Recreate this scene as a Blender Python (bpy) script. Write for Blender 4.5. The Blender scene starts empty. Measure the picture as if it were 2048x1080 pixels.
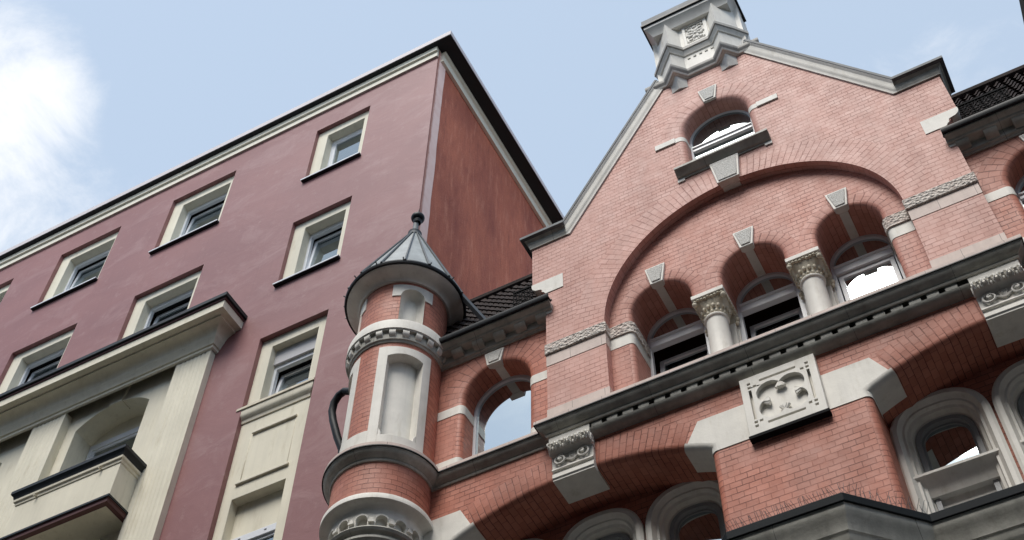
import bpy, bmesh, math, random
from mathutils import Vector, Matrix
from mathutils.geometry import tessellate_polygon
R = math.radians
random.seed(7)
scene = bpy.context.scene
COL = scene.collection
G = 1.6                                   # height of the photographer's eye above the street

# ------------------------------------------------------------------ camera
cd = bpy.data.cameras.new('camera'); cam = bpy.data.objects.new('camera', cd); COL.objects.link(cam)
cd.sensor_fit = 'HORIZONTAL'; cd.sensor_width = 36.0; cd.lens = 36.0 * 2611.08 / 2048
cd.clip_start = 0.1; cd.clip_end = 3000
right = Vector((0.88230215, 0.47058792, 0.00948293)); down = Vector((-0.37711672, 0.7188223, -0.58401839)); fwd = Vector((-0.28164854, 0.51170451, 0.81168503))
m = Matrix.Identity(4)
for i in range(3):
    m[i][0] = right[i]; m[i][1] = -down[i]; m[i][2] = -fwd[i]
m.translation = Vector((0, -9, G)); cam.matrix_world = m
scene.camera = cam

# ------------------------------------------------------------------ sky, sun, exposure
SUN_AZ_VEC = Vector((0.0, -0.54, 0.84)).normalized()      # direction towards the sun
sun_elev = math.asin(SUN_AZ_VEC.z); sun_rot = math.atan2(SUN_AZ_VEC.x, SUN_AZ_VEC.y)
world = bpy.data.worlds.new('World'); scene.world = world; world.use_nodes = True
wt = world.node_tree; wn = wt.nodes; wl = wt.links
for n in list(wn): wn.remove(n)
wout = wn.new('ShaderNodeOutputWorld'); bg = wn.new('ShaderNodeBackground'); bg.inputs[1].default_value = 0.12
sky = wn.new('ShaderNodeTexSky'); sky.sky_type = 'NISHITA'; sky.sun_disc = False
sky.sun_elevation = sun_elev; sky.sun_rotation = sun_rot; sky.air_density = 1.0; sky.dust_density = 1.2; sky.ozone_density = 1.0
tc = wn.new('ShaderNodeTexCoord')

def wmath(op, a, b=None, clamp=False):
    n = wn.new('ShaderNodeMath'); n.operation = op; n.use_clamp = clamp
    for i, v in enumerate((a, b)):
        if v is None: continue
        if isinstance(v, (int, float)): n.inputs[i].default_value = v
        else: wl.new(v, n.inputs[i])
    return n.outputs[0]

def wdot(vec):
    n = wn.new('ShaderNodeVectorMath'); n.operation = 'DOT_PRODUCT'
    wl.new(tc.outputs['Generated'], n.inputs[0]); n.inputs[1].default_value = Vector(vec).normalized()
    return n.outputs['Value']

def wramp(val, lo, hi):
    n = wn.new('ShaderNodeMapRange'); n.interpolation_type = 'SMOOTHSTEP'
    wl.new(val, n.inputs[0]); n.inputs[1].default_value = lo; n.inputs[2].default_value = hi
    return n.outputs[0]

def wnoise(scale, detail=8, rough=0.6, dist=0.3):
    n = wn.new('ShaderNodeTexNoise'); n.inputs['Scale'].default_value = scale; n.inputs['Detail'].default_value = detail
    n.inputs['Roughness'].default_value = rough; n.inputs['Distortion'].default_value = dist
    wl.new(tc.outputs['Generated'], n.inputs['Vector'])
    return n.outputs['Fac']

cl_noise = wmath('ADD', wmath('MULTIPLY', wnoise(9.0, 10, 0.66, 0.5), 0.62), wmath('MULTIPLY', wnoise(3.2, 4, 0.5, 0.2), 0.38))
# cloud bank to the left, a faint wisp to the right, and bright broken cloud high over the street behind the viewer
bank = wmath('MAXIMUM', wramp(wdot((-0.550, 0.195, 0.812)), 0.9922, 1.0000), wmath('MULTIPLY', wramp(wdot((-0.590, 0.262, 0.764)), 0.9905, 1.0000), 0.72))
wisp = wmath('MULTIPLY', wramp(wdot((0.100, 0.515, 0.851)), 0.9900, 1.0), 0.30)
sep = wn.new('ShaderNodeSeparateXYZ'); wl.new(tc.outputs['Generated'], sep.inputs[0])
glare = wramp(wdot((0.06, -0.50, 0.86)), 0.88, 0.99)           # thin bright cloud in front of the sun, high over the street
front = wmath('MULTIPLY', wramp(wdot((0, -1, 0)), 0.0, 0.35), wramp(sep.outputs[2], 0.30, 0.62))
front = wmath('MAXIMUM', wmath('MULTIPLY', front, 0.28), wmath('MULTIPLY', glare, 1.0))
place = wmath('MAXIMUM', wmath('MAXIMUM', bank, wisp), front)
cloud = wramp(wmath('ADD', cl_noise, wmath('MULTIPLY', place, 0.44)), 0.625, 0.97)
haze = wn.new('ShaderNodeMix'); haze.data_type = 'RGBA'; haze.inputs[0].default_value = 0.70
wl.new(sky.outputs[0], haze.inputs[6]); haze.inputs[7].default_value = (2.6, 3.1, 3.65, 1)
cmix = wn.new('ShaderNodeMix'); cmix.data_type = 'RGBA'
cbr = wn.new('ShaderNodeVectorMath'); cbr.operation = 'SCALE'; cbr.inputs[0].default_value = (4.4, 4.45, 4.55)
wl.new(wmath('ADD', 1.0, wmath('MULTIPLY', glare, 1.1)), cbr.inputs['Scale'])
wl.new(cloud, cmix.inputs[0]); wl.new(haze.outputs[2], cmix.inputs[6]); wl.new(cbr.outputs[0], cmix.inputs[7])
wl.new(cmix.outputs[2], bg.inputs[0]); wl.new(bg.outputs[0], wout.inputs[0])

sd = bpy.data.lights.new('sun', 'SUN'); sd.energy = 1.5; sd.angle = R(28); sd.color = (1.0, 0.95, 0.88)
sun = bpy.data.objects.new('sun', sd); COL.objects.link(sun)
sun.rotation_euler = SUN_AZ_VEC.to_track_quat('Z', 'Y').to_euler(); sun.location = (-20, -30, 60)
scene.view_settings.view_transform = 'Standard'; scene.view_settings.look = 'None'
scene.view_settings.exposure = 1.06; scene.view_settings.gamma = 1.0

# ------------------------------------------------------------------ materials
class NT:
    def __init__(s, name):
        s.m = bpy.data.materials.new(name); s.m.use_nodes = True
        s.t = s.m.node_tree; s.n = s.t.nodes; s.l = s.t.links
        s.b = s.n['Principled BSDF']; s.tc = s.n.new('ShaderNodeTexCoord')
    def noise(s, scale, detail=4, rough=0.55, coord='Object', vscale=None, dist=0.0):
        n = s.n.new('ShaderNodeTexNoise'); n.inputs['Scale'].default_value = scale; n.inputs['Detail'].default_value = detail
        n.inputs['Roughness'].default_value = rough; n.inputs['Distortion'].default_value = dist
        src = s.tc.outputs[coord]
        if vscale:
            mp = s.n.new('ShaderNodeMapping'); mp.inputs['Scale'].default_value = vscale; s.l.new(src, mp.inputs[0]); src = mp.outputs[0]
        s.l.new(src, n.inputs['Vector']); return n.outputs['Fac']
    def rng(s, v, lo, hi, a=0.0, b=1.0):
        n = s.n.new('ShaderNodeMapRange'); s.l.new(v, n.inputs[0])
        for i, x in enumerate((lo, hi, a, b)): n.inputs[i + 1].default_value = x
        return n.outputs[0]
    def mix(s, f, a, b, mode='MIX'):
        n = s.n.new('ShaderNodeMix'); n.data_type = 'RGBA'; n.blend_type = mode
        for i, v in ((0, f), (6, a), (7, b)):
            if isinstance(v, (int, float)): n.inputs[i].default_value = v
            elif isinstance(v, tuple): n.inputs[i].default_value = v + (1,) if len(v) == 3 else v
            else: s.l.new(v, n.inputs[i])
        return n.outputs[2]
    def math(s, op, a, b):
        n = s.n.new('ShaderNodeMath'); n.operation = op
        for i, v in enumerate((a, b)):
            if isinstance(v, (int, float)): n.inputs[i].default_value = v
            else: s.l.new(v, n.inputs[i])
        return n.outputs[0]
    def bump(s, h, strength, dist, prev=None):
        n = s.n.new('ShaderNodeBump'); n.inputs['Strength'].default_value = strength; n.inputs['Distance'].default_value = dist
        s.l.new(h, n.inputs['Height'])
        if prev is not None: s.l.new(prev, n.inputs['Normal'])
        return n.outputs[0]
    def fin(s, col, rough=0.7, normal=None, metal=0.0, spec=0.5):
        if isinstance(col, tuple): s.b.inputs['Base Color'].default_value = col + (1,)
        else: s.l.new(col, s.b.inputs['Base Color'])
        if isinstance(rough, (int, float)): s.b.inputs['Roughness'].default_value = rough
        else: s.l.new(rough, s.b.inputs['Roughness'])
        s.b.inputs['Metallic'].default_value = metal; s.b.inputs['Specular IOR Level'].default_value = spec
        if normal is not None: s.l.new(normal, s.b.inputs['Normal'])
        return s.m

def brick_mat(name, c1, c2, joint, pale=(0.56, 0.33, 0.29), pale_amt=0.35, rough=0.42, spec=0.4):
    s = NT(name)
    wob = s.n.new('ShaderNodeTexNoise'); wob.inputs['Scale'].default_value = 9.0; wob.inputs['Detail'].default_value = 2
    s.l.new(s.tc.outputs['UV'], wob.inputs['Vector'])
    ws = s.n.new('ShaderNodeVectorMath'); ws.operation = 'SUBTRACT'; s.l.new(wob.outputs['Color'], ws.inputs[0]); ws.inputs[1].default_value = (0.5, 0.5, 0.5)
    wm = s.n.new('ShaderNodeVectorMath'); wm.operation = 'MULTIPLY_ADD'; s.l.new(ws.outputs[0], wm.inputs[0]); wm.inputs[1].default_value = (0.010, 0.010, 0); s.l.new(s.tc.outputs['UV'], wm.inputs[2])
    b = s.n.new('ShaderNodeTexBrick'); b.offset = 0.5; b.squash = 1.0
    s.l.new(wm.outputs[0], b.inputs['Vector'])
    for k, v in (('Scale', 1.0), ('Mortar Size', 0.0042), ('Mortar Smooth', 0.35), ('Bias', 0.0), ('Brick Width', 0.130), ('Row Height', 0.0765)): b.inputs[k].default_value = v
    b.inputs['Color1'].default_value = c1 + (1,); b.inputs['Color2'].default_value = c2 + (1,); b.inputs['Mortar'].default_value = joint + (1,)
    # joints are only partly open: paint has filled some of them
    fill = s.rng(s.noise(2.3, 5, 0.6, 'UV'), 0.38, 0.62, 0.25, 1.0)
    # thin shadow of the bed joints put into the colour; head joints fainter
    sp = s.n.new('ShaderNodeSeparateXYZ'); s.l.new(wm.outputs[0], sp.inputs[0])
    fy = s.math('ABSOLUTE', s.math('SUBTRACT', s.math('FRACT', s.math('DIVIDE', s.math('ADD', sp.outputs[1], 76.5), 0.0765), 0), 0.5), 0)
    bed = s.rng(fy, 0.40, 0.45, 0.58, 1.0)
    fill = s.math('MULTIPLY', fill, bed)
    col = s.mix(s.math('MULTIPLY', s.rng(s.noise(0.9, 6, 0.65, 'UV'), 0.42, 0.75), pale_amt), b.outputs['Color'], pale)
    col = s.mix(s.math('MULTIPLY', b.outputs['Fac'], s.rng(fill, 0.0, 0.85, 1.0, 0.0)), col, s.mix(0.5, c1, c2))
    col = s.mix(s.math('MULTIPLY', s.rng(s.noise(38, 3, 0.6, 'UV'), 0.62, 0.78), 0.35), col, joint)
    dirt = s.rng(s.noise(1.4, 5, 0.6, 'Object', (1.6, 1.6, 0.5)), 0.35, 0.75, 0.80, 1.06)
    n = s.n.new('ShaderNodeVectorMath'); n.operation = 'SCALE'; s.l.new(col, n.inputs[0]); s.l.new(dirt, n.inputs['Scale'])
    inv = s.math('MULTIPLY', s.math('SUBTRACT', 1.0, b.outputs['Fac']), fill)
    nb = s.bump(inv, 0.9, 0.006); nb = s.bump(s.noise(30, 4, 0.6, 'UV'), 0.15, 0.004, nb)
    return s.fin(n.outputs[0], s.rng(s.noise(5, 4, 0.6, 'UV'), 0.3, 0.7, rough - 0.04, rough + 0.10), nb, spec=spec)

def plain_mat(name, c, dark=0.75, rough=0.75, grain=60, gstr=0.2, gdist=0.004, blotch=1.3, streak=0.0, spec=0.4, stain=None, joint=0.0):
    s = NT(name)
    f = s.rng(s.noise(blotch, 6, 0.6), 0.3, 0.72, dark, 1.05)
    col = s.mix(1.0, c, c)
    if stain:
        col = s.mix(s.math('MULTIPLY', s.rng(s.noise(2.6, 6, 0.7, 'Object', (3.0, 3.0, 0.6)), 0.55, 0.75), 0.5), c, stain)
    n = s.n.new('ShaderNodeVectorMath'); n.operation = 'SCALE'; s.l.new(col, n.inputs[0]); s.l.new(f, n.inputs['Scale'])
    out = n.outputs[0]
    if streak:
        st = s.rng(s.noise(2.0, 5, 0.65, 'Object', (4.0, 4.0, 0.22)), 0.4, 0.7, 1.0, 1.0 - streak)
        n2 = s.n.new('ShaderNodeVectorMath'); n2.operation = 'SCALE'; s.l.new(out, n2.inputs[0]); s.l.new(st, n2.inputs['Scale']); out = n2.outputs[0]
    if joint:                                             # thin butt joints between the stones of a long moulding
        sx = s.n.new('ShaderNodeSeparateXYZ'); s.l.new(s.tc.outputs['Object'], sx.inputs[0])
        fr = s.math('ABSOLUTE', s.math('SUBTRACT', s.math('FRACT', s.math('DIVIDE', s.math('ADD', sx.outputs[0], 20.13), joint), 0), 0.5), 0)
        line = s.rng(fr, 0.5 - 0.0035 / joint, 0.5 - 0.0015 / joint, 1.0, 0.35)
        n3 = s.n.new('ShaderNodeVectorMath'); n3.operation = 'SCALE'; s.l.new(out, n3.inputs[0]); s.l.new(line, n3.inputs['Scale']); out = n3.outputs[0]
    return s.fin(out, rough, s.bump(s.noise(grain, 4, 0.6), gstr, gdist), spec=spec)

def glass_mat(name, tint, refl):
    s = NT(name); s.n.remove(s.b)
    out = s.n['Material Output']
    d = s.n.new('ShaderNodeBsdfDiffuse'); d.inputs[0].default_value = tint + (1,)
    g = s.n.new('ShaderNodeBsdfGlossy'); g.inputs['Roughness'].default_value = 0.015; g.inputs[0].default_value = (0.85, 0.95, 0.98, 1)
    nz = s.noise(1.1, 2, 0.4); g_n = s.bump(nz, 0.05, 0.02); s.l.new(g_n, g.inputs['Normal'])
    fr = s.n.new('ShaderNodeFresnel'); fr.inputs[0].default_value = 1.5
    f = s.math('MINIMUM', s.math('ADD', s.math('MULTIPLY', fr.outputs[0], 1.2), refl), 0.95)
    mx = s.n.new('ShaderNodeMixShader'); s.l.new(f, mx.inputs[0]); s.l.new(d.outputs[0], mx.inputs[1]); s.l.new(g.outputs[0], mx.inputs[2]); s.l.new(mx.outputs[0], out.inputs[0])
    return s.m

MT = {}
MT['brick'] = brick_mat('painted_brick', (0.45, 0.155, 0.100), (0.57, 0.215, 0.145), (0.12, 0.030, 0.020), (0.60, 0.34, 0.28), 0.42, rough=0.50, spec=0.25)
MT['brick_gable'] = brick_mat('sheen_pale_brick', (0.60, 0.305, 0.245), (0.66, 0.355, 0.295), (0.34, 0.125, 0.09), (0.70, 0.47, 0.42), 0.42, rough=0.52, spec=0.24)  # sky sheen on the gable is put into this paler base colour
MT['brick_arcade'] = brick_mat('half_sheen_pale_brick', (0.56, 0.240, 0.180), (0.63, 0.295, 0.230), (0.25, 0.085, 0.06), (0.66, 0.39, 0.33), 0.40, rough=0.52, spec=0.24)  # paler copy of the wall brick, stronger light put into its colour
MT['stone'] = plain_mat('painted_stone', (0.80, 0.775, 0.71), 0.84, 0.6, 34, 0.3, 0.005, 2.6, 0.09, stain=(0.50, 0.45, 0.35))
MT['stone_pink'] = plain_mat('pinkish_stone', (0.68, 0.56, 0.50), 0.82, 0.65, 40, 0.3, 0.004, 3.0, 0.12, joint=0.41, stain=(0.50, 0.36, 0.31))
MT['stone_grey'] = plain_mat('weathered_grey_stone', (0.54, 0.53, 0.47), 0.62, 0.6, 34, 0.35, 0.006, 3.2, 0.22, stain=(0.24, 0.21, 0.16), joint=1.13)
MT['stone_worn'] = plain_mat('brownish_worn_stone', (0.46, 0.44, 0.40), 0.62, 0.6, 34, 0.35, 0.006, 4.0, 0.2, stain=(0.28, 0.22, 0.17))
MT['cream_stone'] = plain_mat('weathered_cream_stone', (0.66, 0.60, 0.47), 0.72, 0.65, 26, 0.45, 0.012, 6.0, 0.1, stain=(0.30, 0.24, 0.13))
def rough_mat():
    s = NT('rough_hewn_stone'); v = s.n.new('ShaderNodeTexVoronoi'); v.inputs['Scale'].default_value = 26; s.l.new(s.tc.outputs['Object'], v.inputs['Vector'])
    h = s.math('ADD', v.outputs['Distance'], s.math('MULTIPLY', s.noise(34, 5, 0.7), 0.9))
    col = s.mix(s.rng(h, 0.45, 1.0), (0.52, 0.42, 0.36), (0.78, 0.71, 0.64))
    col = s.mix(s.rng(s.noise(3.0, 5), 0.5, 0.7, 0, 0.5), col, (0.52, 0.36, 0.31))
    return s.fin(col, 0.75, s.bump(h, 1.0, 0.05))
MT['rough'] = rough_mat()
MT['cream'] = plain_mat('cream_render', (0.76, 0.715, 0.58), 0.90, 0.8, 90, 0.35, 0.004, 1.1, 0.08, stain=(0.50, 0.44, 0.30))
MT['cream_light'] = plain_mat('lightened_cream', (0.78, 0.74, 0.62), 0.92, 0.7, 60, 0.1, 0.002, 1.5)  # cream made lighter to offset the shade under the eaves
def mauve_mat():
    s = NT('mauve_painted_render')
    a = s.noise(0.45, 6, 0.6, 'Object', (1, 1, 1.6)); b = s.noise(1.1, 7, 0.68, 'Object', (0.8, 1, 1.35), 0.6); c = s.noise(6.0, 6, 0.7, 'Object', (1, 1, 0.9)); f = s.noise(150, 3, 0.7)
    col = s.mix(s.rng(a, 0.35, 0.70), (0.235, 0.100, 0.102), (0.290, 0.128, 0.124))
    col = s.mix(s.rng(b, 0.50, 0.74, 0, 0.75), col, (0.37, 0.22, 0.215))
    col = s.mix(s.rng(c, 0.58, 0.78, 0, 0.42), col, (0.42, 0.29, 0.28))
    col = s.mix(s.rng(s.noise(5.0, 4, 0.6, 'Object', (3.5, 1, 0.16)), 0.55, 0.8, 0, 0.22), col, (0.16, 0.065, 0.062))
    col = s.mix(s.rng(f, 0.35, 0.75, 0, 0.35), col, (0.19, 0.085, 0.085))
    return s.fin(col, 0.58, s.bump(f, 0.3, 0.003, s.bump(b, 0.3, 0.03)), spec=0.42)
MT['mauve'] = mauve_mat()
def sidewall_mat():
    s = NT('weathered_red_render')
    a = s.noise(0.7, 8, 0.72, 'Object', (1, 1.3, 0.55), 0.25); b = s.noise(4.5, 7, 0.75, 'Object', (1, 1.6, 0.22), 0.2); c = s.noise(11, 6, 0.75)
    col = s.mix(s.rng(a, 0.30, 0.72), (0.30, 0.072, 0.044), (0.58, 0.170, 0.092))
    col = s.mix(s.rng(b, 0.52, 0.75, 0, 0.65), col, (0.72, 0.30, 0.19))
    col = s.mix(s.rng(b, 0.25, 0.45, 0.75, 0), col, (0.17, 0.042, 0.030))
    col = s.mix(s.rng(c, 0.55, 0.75, 0, 0.4), col, (0.22, 0.055, 0.035))
    return s.fin(col, 0.9, s.bump(s.noise(22, 6, 0.7), 0.7, 0.02))
MT['redside'] = sidewall_mat()
def strip_mat():
    s = NT('pale_pink_render'); sp = s.n.new('ShaderNodeSeparateXYZ'); s.l.new(s.tc.outputs['Object'], sp.inputs[0])
    e = s.math('ADD', sp.outputs[1], s.math('MULTIPLY', s.noise(9, 6, 0.7, 'Object', (1, 1, 0.35)), 0.10))
    edge_brown = s.rng(e, 0.79, 0.835, 0.85, 0.0)               # ragged red-brown band along the front arris
    col = s.mix(s.rng(s.noise(3, 6, 0.65), 0.4, 0.75), (0.88, 0.64, 0.58), (0.80, 0.52, 0.45))
    return s.fin(s.mix(edge_brown, col, (0.34, 0.11, 0.07)), 0.8, s.bump(s.noise(50, 4), 0.3, 0.005))
MT['pinkstrip'] = strip_mat()
MT['black_metal'] = plain_mat('black_metal', (0.014, 0.018, 0.022), 0.7, 0.5, 30, 0.05, 0.002, 2.0, spec=0.28)
MT['maroon'] = plain_mat('maroon_paint', (0.10, 0.035, 0.035), 0.8, 0.6, 30, 0.1, 0.002)
MT['zinc_cone'] = plain_mat('pale_zinc_sheet', (0.36, 0.395, 0.395), 0.70, 0.45, 14, 0.3, 0.012, 3.0, 0.22, spec=0.5)
MT['zinc'] = plain_mat('zinc_sheet', (0.17, 0.185, 0.195), 0.6, 0.6, 20, 0.25, 0.008, 4.0, 0.2, spec=0.25)
MT['mesh_black'] = plain_mat('black_wire', (0.012, 0.012, 0.013), 0.8, 0.85, 20, 0.05, 0.002, spec=0.1)
MT['dark_edge'] = plain_mat('dark_painted_metal', (0.013, 0.017, 0.020), 0.7, 0.7, 20, 0.1, 0.003, spec=0.14)
MT['dark_render'] = plain_mat('dark_grey_render', (0.13, 0.125, 0.12), 0.8, 0.85)
MT['zinc_seam'] = plain_mat('dark_zinc_seam', (0.055, 0.065, 0.07), 0.8, 0.45, 20, 0.1, 0.003, 3.0)
MT['mauve_metal'] = plain_mat('grey_mauve_fascia', (0.58, 0.53, 0.54), 0.95, 0.6, 30, 0.05, 0.002)
MT['tile'] = plain_mat('dark_roof_tile', (0.034, 0.021, 0.018), 0.4, 0.75, 24, 0.5, 0.01, 4.5, spec=0.15, stain=(0.075, 0.04, 0.03))
MT['white_frame'] = plain_mat('white_window_frame', (0.70, 0.72, 0.75), 0.95, 0.35, 20, 0.02, 0.001)
MT['grey_light'] = plain_mat('light_grey_shutter_box', (0.46, 0.46, 0.47), 0.9, 0.6, 20, 0.02, 0.001)
MT['grey_frame'] = plain_mat('grey_window_frame', (0.30, 0.31, 0.32), 0.9, 0.45, 20, 0.05, 0.002)
MT['glass'] = glass_mat('window_glass', (0.010, 0.014, 0.016), 0.54)
MT['glass_dim'] = glass_mat('dim_window_glass', (0.045, 0.05, 0.05), 0.22)
MT['asphalt'] = plain_mat('asphalt', (0.042, 0.042, 0.043), 0.8, 0.9, 80, 0.4, 0.01)
MT['paving'] = plain_mat('paving_stone', (0.085, 0.082, 0.078), 0.8, 0.85, 30, 0.3, 0.01)

# ------------------------------------------------------------------ mesh helpers
class MB:
    def __init__(s): s.v = []; s.f = []; s.uv = []
    def face(s, pts, uvs=None):
        b = len(s.v); s.v.extend(tuple(p) for p in pts); s.f.append(tuple(range(b, b + len(pts))))
        if uvs is None:
            n = Vector((0, 0, 0)); P = [Vector(p) for p in pts]
            for i in range(len(P)): n += (P[i] - P[0]).cross(P[(i + 1) % len(P)] - P[0])
            ax = max(range(3), key=lambda k: abs(n[k]))
            uvs = [((p[1], p[2]), (p[0], p[2]), (p[0], p[1]))[ax] for p in pts]
        s.uv.append(list(uvs))
    def quadgrid(s, rows, urow, vcol):
        for i in range(len(rows) - 1):
            for j in range(len(rows[0]) - 1):
                s.face((rows[i][j], rows[i][j + 1], rows[i + 1][j + 1], rows[i + 1][j]),
                       ((urow(i, j)), (urow(i, j + 1)), (urow(i + 1, j + 1)), (urow(i + 1, j))))
    def box(s, x0, x1, y0, y1, z0, z1):
        a = [(x, y, z) for z in (z0, z1) for y in (y0, y1) for x in (x0, x1)]
        for f in ((0, 1, 5, 4), (2, 6, 7, 3), (0, 4, 6, 2), (1, 3, 7, 5), (4, 5, 7, 6), (0, 2, 3, 1)): s.face([a[i] for i in f])
        return s
    def prism(s, poly, y0, y1, holes=(), back=True):
        loops = [list(poly)] + [list(h) for h in holes]
        flat = [p for l in loops for p in l]
        tris = tessellate_polygon([[Vector((p[0], p[1], 0)) for p in l] for l in loops])
        for t in tris:
            s.face([(flat[i][0], y0, flat[i][1]) for i in t], [flat[i] for i in t])
            if back: s.face([(flat[i][0], y1, flat[i][1]) for i in reversed(t)], [flat[i] for i in reversed(t)])
        for l in loops:
            d = 0
            for i in range(len(l)):
                p, q = l[i], l[(i + 1) % len(l)]; e = math.hypot(q[0] - p[0], q[1] - p[1])
                vert = abs(q[1] - p[1]) > abs(q[0] - p[0])
                if vert: uv = [(y0, p[1]), (y0, q[1]), (y1, q[1]), (y1, p[1])]
                else: uv = [(p[0], y0), (q[0], y0), (q[0], y1), (p[0], y1)]
                s.face(((p[0], y0, p[1]), (q[0], y0, q[1]), (q[0], y1, q[1]), (p[0], y1, p[1])), uv)
        return s
    def xprism(s, poly_yz, x0, x1):
        n = len(poly_yz); tris = tessellate_polygon([[Vector((p[0], p[1], 0)) for p in poly_yz]])
        for t in tris:
            s.face([(x0, *poly_yz[i]) for i in t]); s.face([(x1, *poly_yz[i]) for i in reversed(t)])
        for i in range(n):
            p, q = poly_yz[i], poly_yz[(i + 1) % n]
            s.face(((x0, *p), (x1, *p), (x1, *q), (x0, *q)))
        return s
    def sweep(s, path, prof, side=1, closed=False, v0=0.0, cap=False, u0=0.0):
        # path: (x, z) points; prof: (h, y) with h along the in-plane normal
        n = len(path); P = [Vector(p) for p in path]; nor = []
        def dirn(a, b): d = (P[b] - P[a]); return d.normalized()
        for i in range(n):
            if closed: d0 = dirn((i - 1) % n, i); d1 = dirn(i, (i + 1) % n)
            else: d0 = dirn(i - 1, i) if i > 0 else dirn(0, 1); d1 = dirn(i, i + 1) if i < n - 1 else dirn(n - 2, n - 1)
            n0 = Vector((-d0.y, d0.x)) * side; n1 = Vector((-d1.y, d1.x)) * side
            b = (n0 + n1)
            if b.length < 1e-6: b = n0
            b.normalize(); c = max(0.3, b.dot(n0)); nor.append(b / c)
        us = [u0]
        for a, b in zip(prof, prof[1:]): us.append(us[-1] + math.hypot(b[0] - a[0], b[1] - a[1]))
        vs = [v0]
        for i in range(1, n + (1 if closed else 0)): vs.append(vs[-1] + (P[i % n] - P[i - 1]).length)
        rows = [[(P[i].x + nor[i].x * h, y, P[i].y + nor[i].y * h) for h, y in prof] for i in range(n)]
        if closed: rows.append(rows[0])
        s.quadgrid(rows, lambda i, j: (us[j], vs[i]), None)
        if cap:
            for r in (rows[0], rows[-1]):
                s._cap(r)
        return s
    def _cap(s, r):
        P = [Vector(p) for p in r]; n = Vector((0, 0, 0))
        for i in range(len(P)): n += (P[i] - P[0]).cross(P[(i + 1) % len(P)] - P[0])
        if n.length < 1e-9: return
        q = n.to_track_quat('Z', 'Y').inverted(); fl = [(q @ (p - P[0])) for p in P]
        for t in tessellate_polygon([[Vector((p.x, p.y, 0)) for p in fl]]): s.face([r[i] for i in t])
    def hsweep(s, path, prof, cap=True):
        # path: (x, y) points, prof: (o, z) with o outward = right of travel
        n = len(path); P = [Vector(p) for p in path]; nor = []
        for i in range(n):
            d0 = (P[i] - P[i - 1]).normalized() if i > 0 else (P[1] - P[0]).normalized()
            d1 = (P[i + 1] - P[i]).normalized() if i < n - 1 else d0
            n0 = Vector((d0.y, -d0.x)); n1 = Vector((d1.y, -d1.x)); b = n0 + n1; b.normalize(); nor.append(b / max(0.3, b.dot(n0)))
        us = [0]
        for a, b in zip(prof, prof[1:]): us.append(us[-1] + math.hypot(b[0] - a[0], b[1] - a[1]))
        vs = [0]
        for i in range(1, n): vs.append(vs[-1] + (P[i] - P[i - 1]).length)
        rows = [[(P[i].x + nor[i].x * o, P[i].y + nor[i].y * o, z) for o, z in prof] for i in range(n)]
        s.quadgrid(rows, lambda i, j: (vs[i], us[j]), None)
        if cap: s._cap(rows[0]); s._cap(rows[-1])
        return s
    def lathe(s, cx, cy, prof, a0=0.0, a1=360.0, n=64, rref=None):
        rows = []; rr = rref or max(p[0] for p in prof)
        us = [0]
        for a, b in zip(prof, prof[1:]): us.append(us[-1] + math.hypot(b[0] - a[0], b[1] - a[1]))
        for i in range(n + 1):
            a = R(a0 + (a1 - a0) * i / n)
            rows.append([(cx + r * math.sin(a), cy - r * math.cos(a), z) for r, z in prof])
        s.quadgrid(rows, lambda i, j: (R(a0 + (a1 - a0) * i / n) * rr, prof[j][1]), None)
        return s
    def cyl(s, cx, cy, ro, ri, a0, a1, zlo, zhi, n=24, sides=True):
        fl = zlo if callable(zlo) else (lambda a: zlo); fh = zhi if callable(zhi) else (lambda a: zhi)
        def pt(r, a, z): return (cx + r * math.sin(R(a)), cy - r * math.cos(R(a)), z)
        for i in range(n):
            a, b = a0 + (a1 - a0) * i / n, a0 + (a1 - a0) * (i + 1) / n
            e = 1e-4 * (1 if b > a else -1)
            la, lb, ha, hb = fl(a + e), fl(b - e), fh(a + e), fh(b - e); k = R(1) * ro
            s.face((pt(ro, a, la), pt(ro, b, lb), pt(ro, b, hb), pt(ro, a, ha)), ((a * k, la), (b * k, lb), (b * k, hb), (a * k, ha)))
            if ri < ro:
                s.face((pt(ri, a, la), pt(ri, b, lb), pt(ro, b, lb), pt(ro, a, la)))
                s.face((pt(ri, a, ha), pt(ro, a, ha), pt(ro, b, hb), pt(ri, b, hb)))
        if sides and ri < ro:
            for a, e in ((a0, 1e-4), (a1, -1e-4)):
                s.face((pt(ri, a, fl(a + e)), pt(ro, a, fl(a + e)), pt(ro, a, fh(a + e)), pt(ri, a, fh(a + e))), ((ri, fl(a + e)), (ro, fl(a + e)), (ro, fh(a + e)), (ri, fh(a + e))))
        return s
    def tube(s, pts, r, n=12, cap=True):
        P = [Vector(p) for p in pts]; rows = []; up = Vector((0.31, 0.2, 0.93)).normalized(); prev = None
        for i, p in enumerate(P):
            d = (P[min(i + 1, len(P) - 1)] - P[max(i - 1, 0)]).normalized()
            if prev is None:
                x = d.cross(up); x = x if x.length > 1e-3 else d.cross(Vector((1, 0, 0))); x.normalize()
            else: x = (prev - d * prev.dot(d)).normalized()
            prev = x; y = d.cross(x); rr = r[i] if isinstance(r, (list, tuple)) else r
            rows.append([p + (x * math.cos(2 * math.pi * k / n) + y * math.sin(2 * math.pi * k / n)) * rr for k in range(n + 1)])
        s.quadgrid(rows, lambda i, j: (i * 0.1, j * 0.05), None)
        if cap:
            s.face(rows[0][:-1]); s.face(rows[-1][:-1])
        return s
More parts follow.
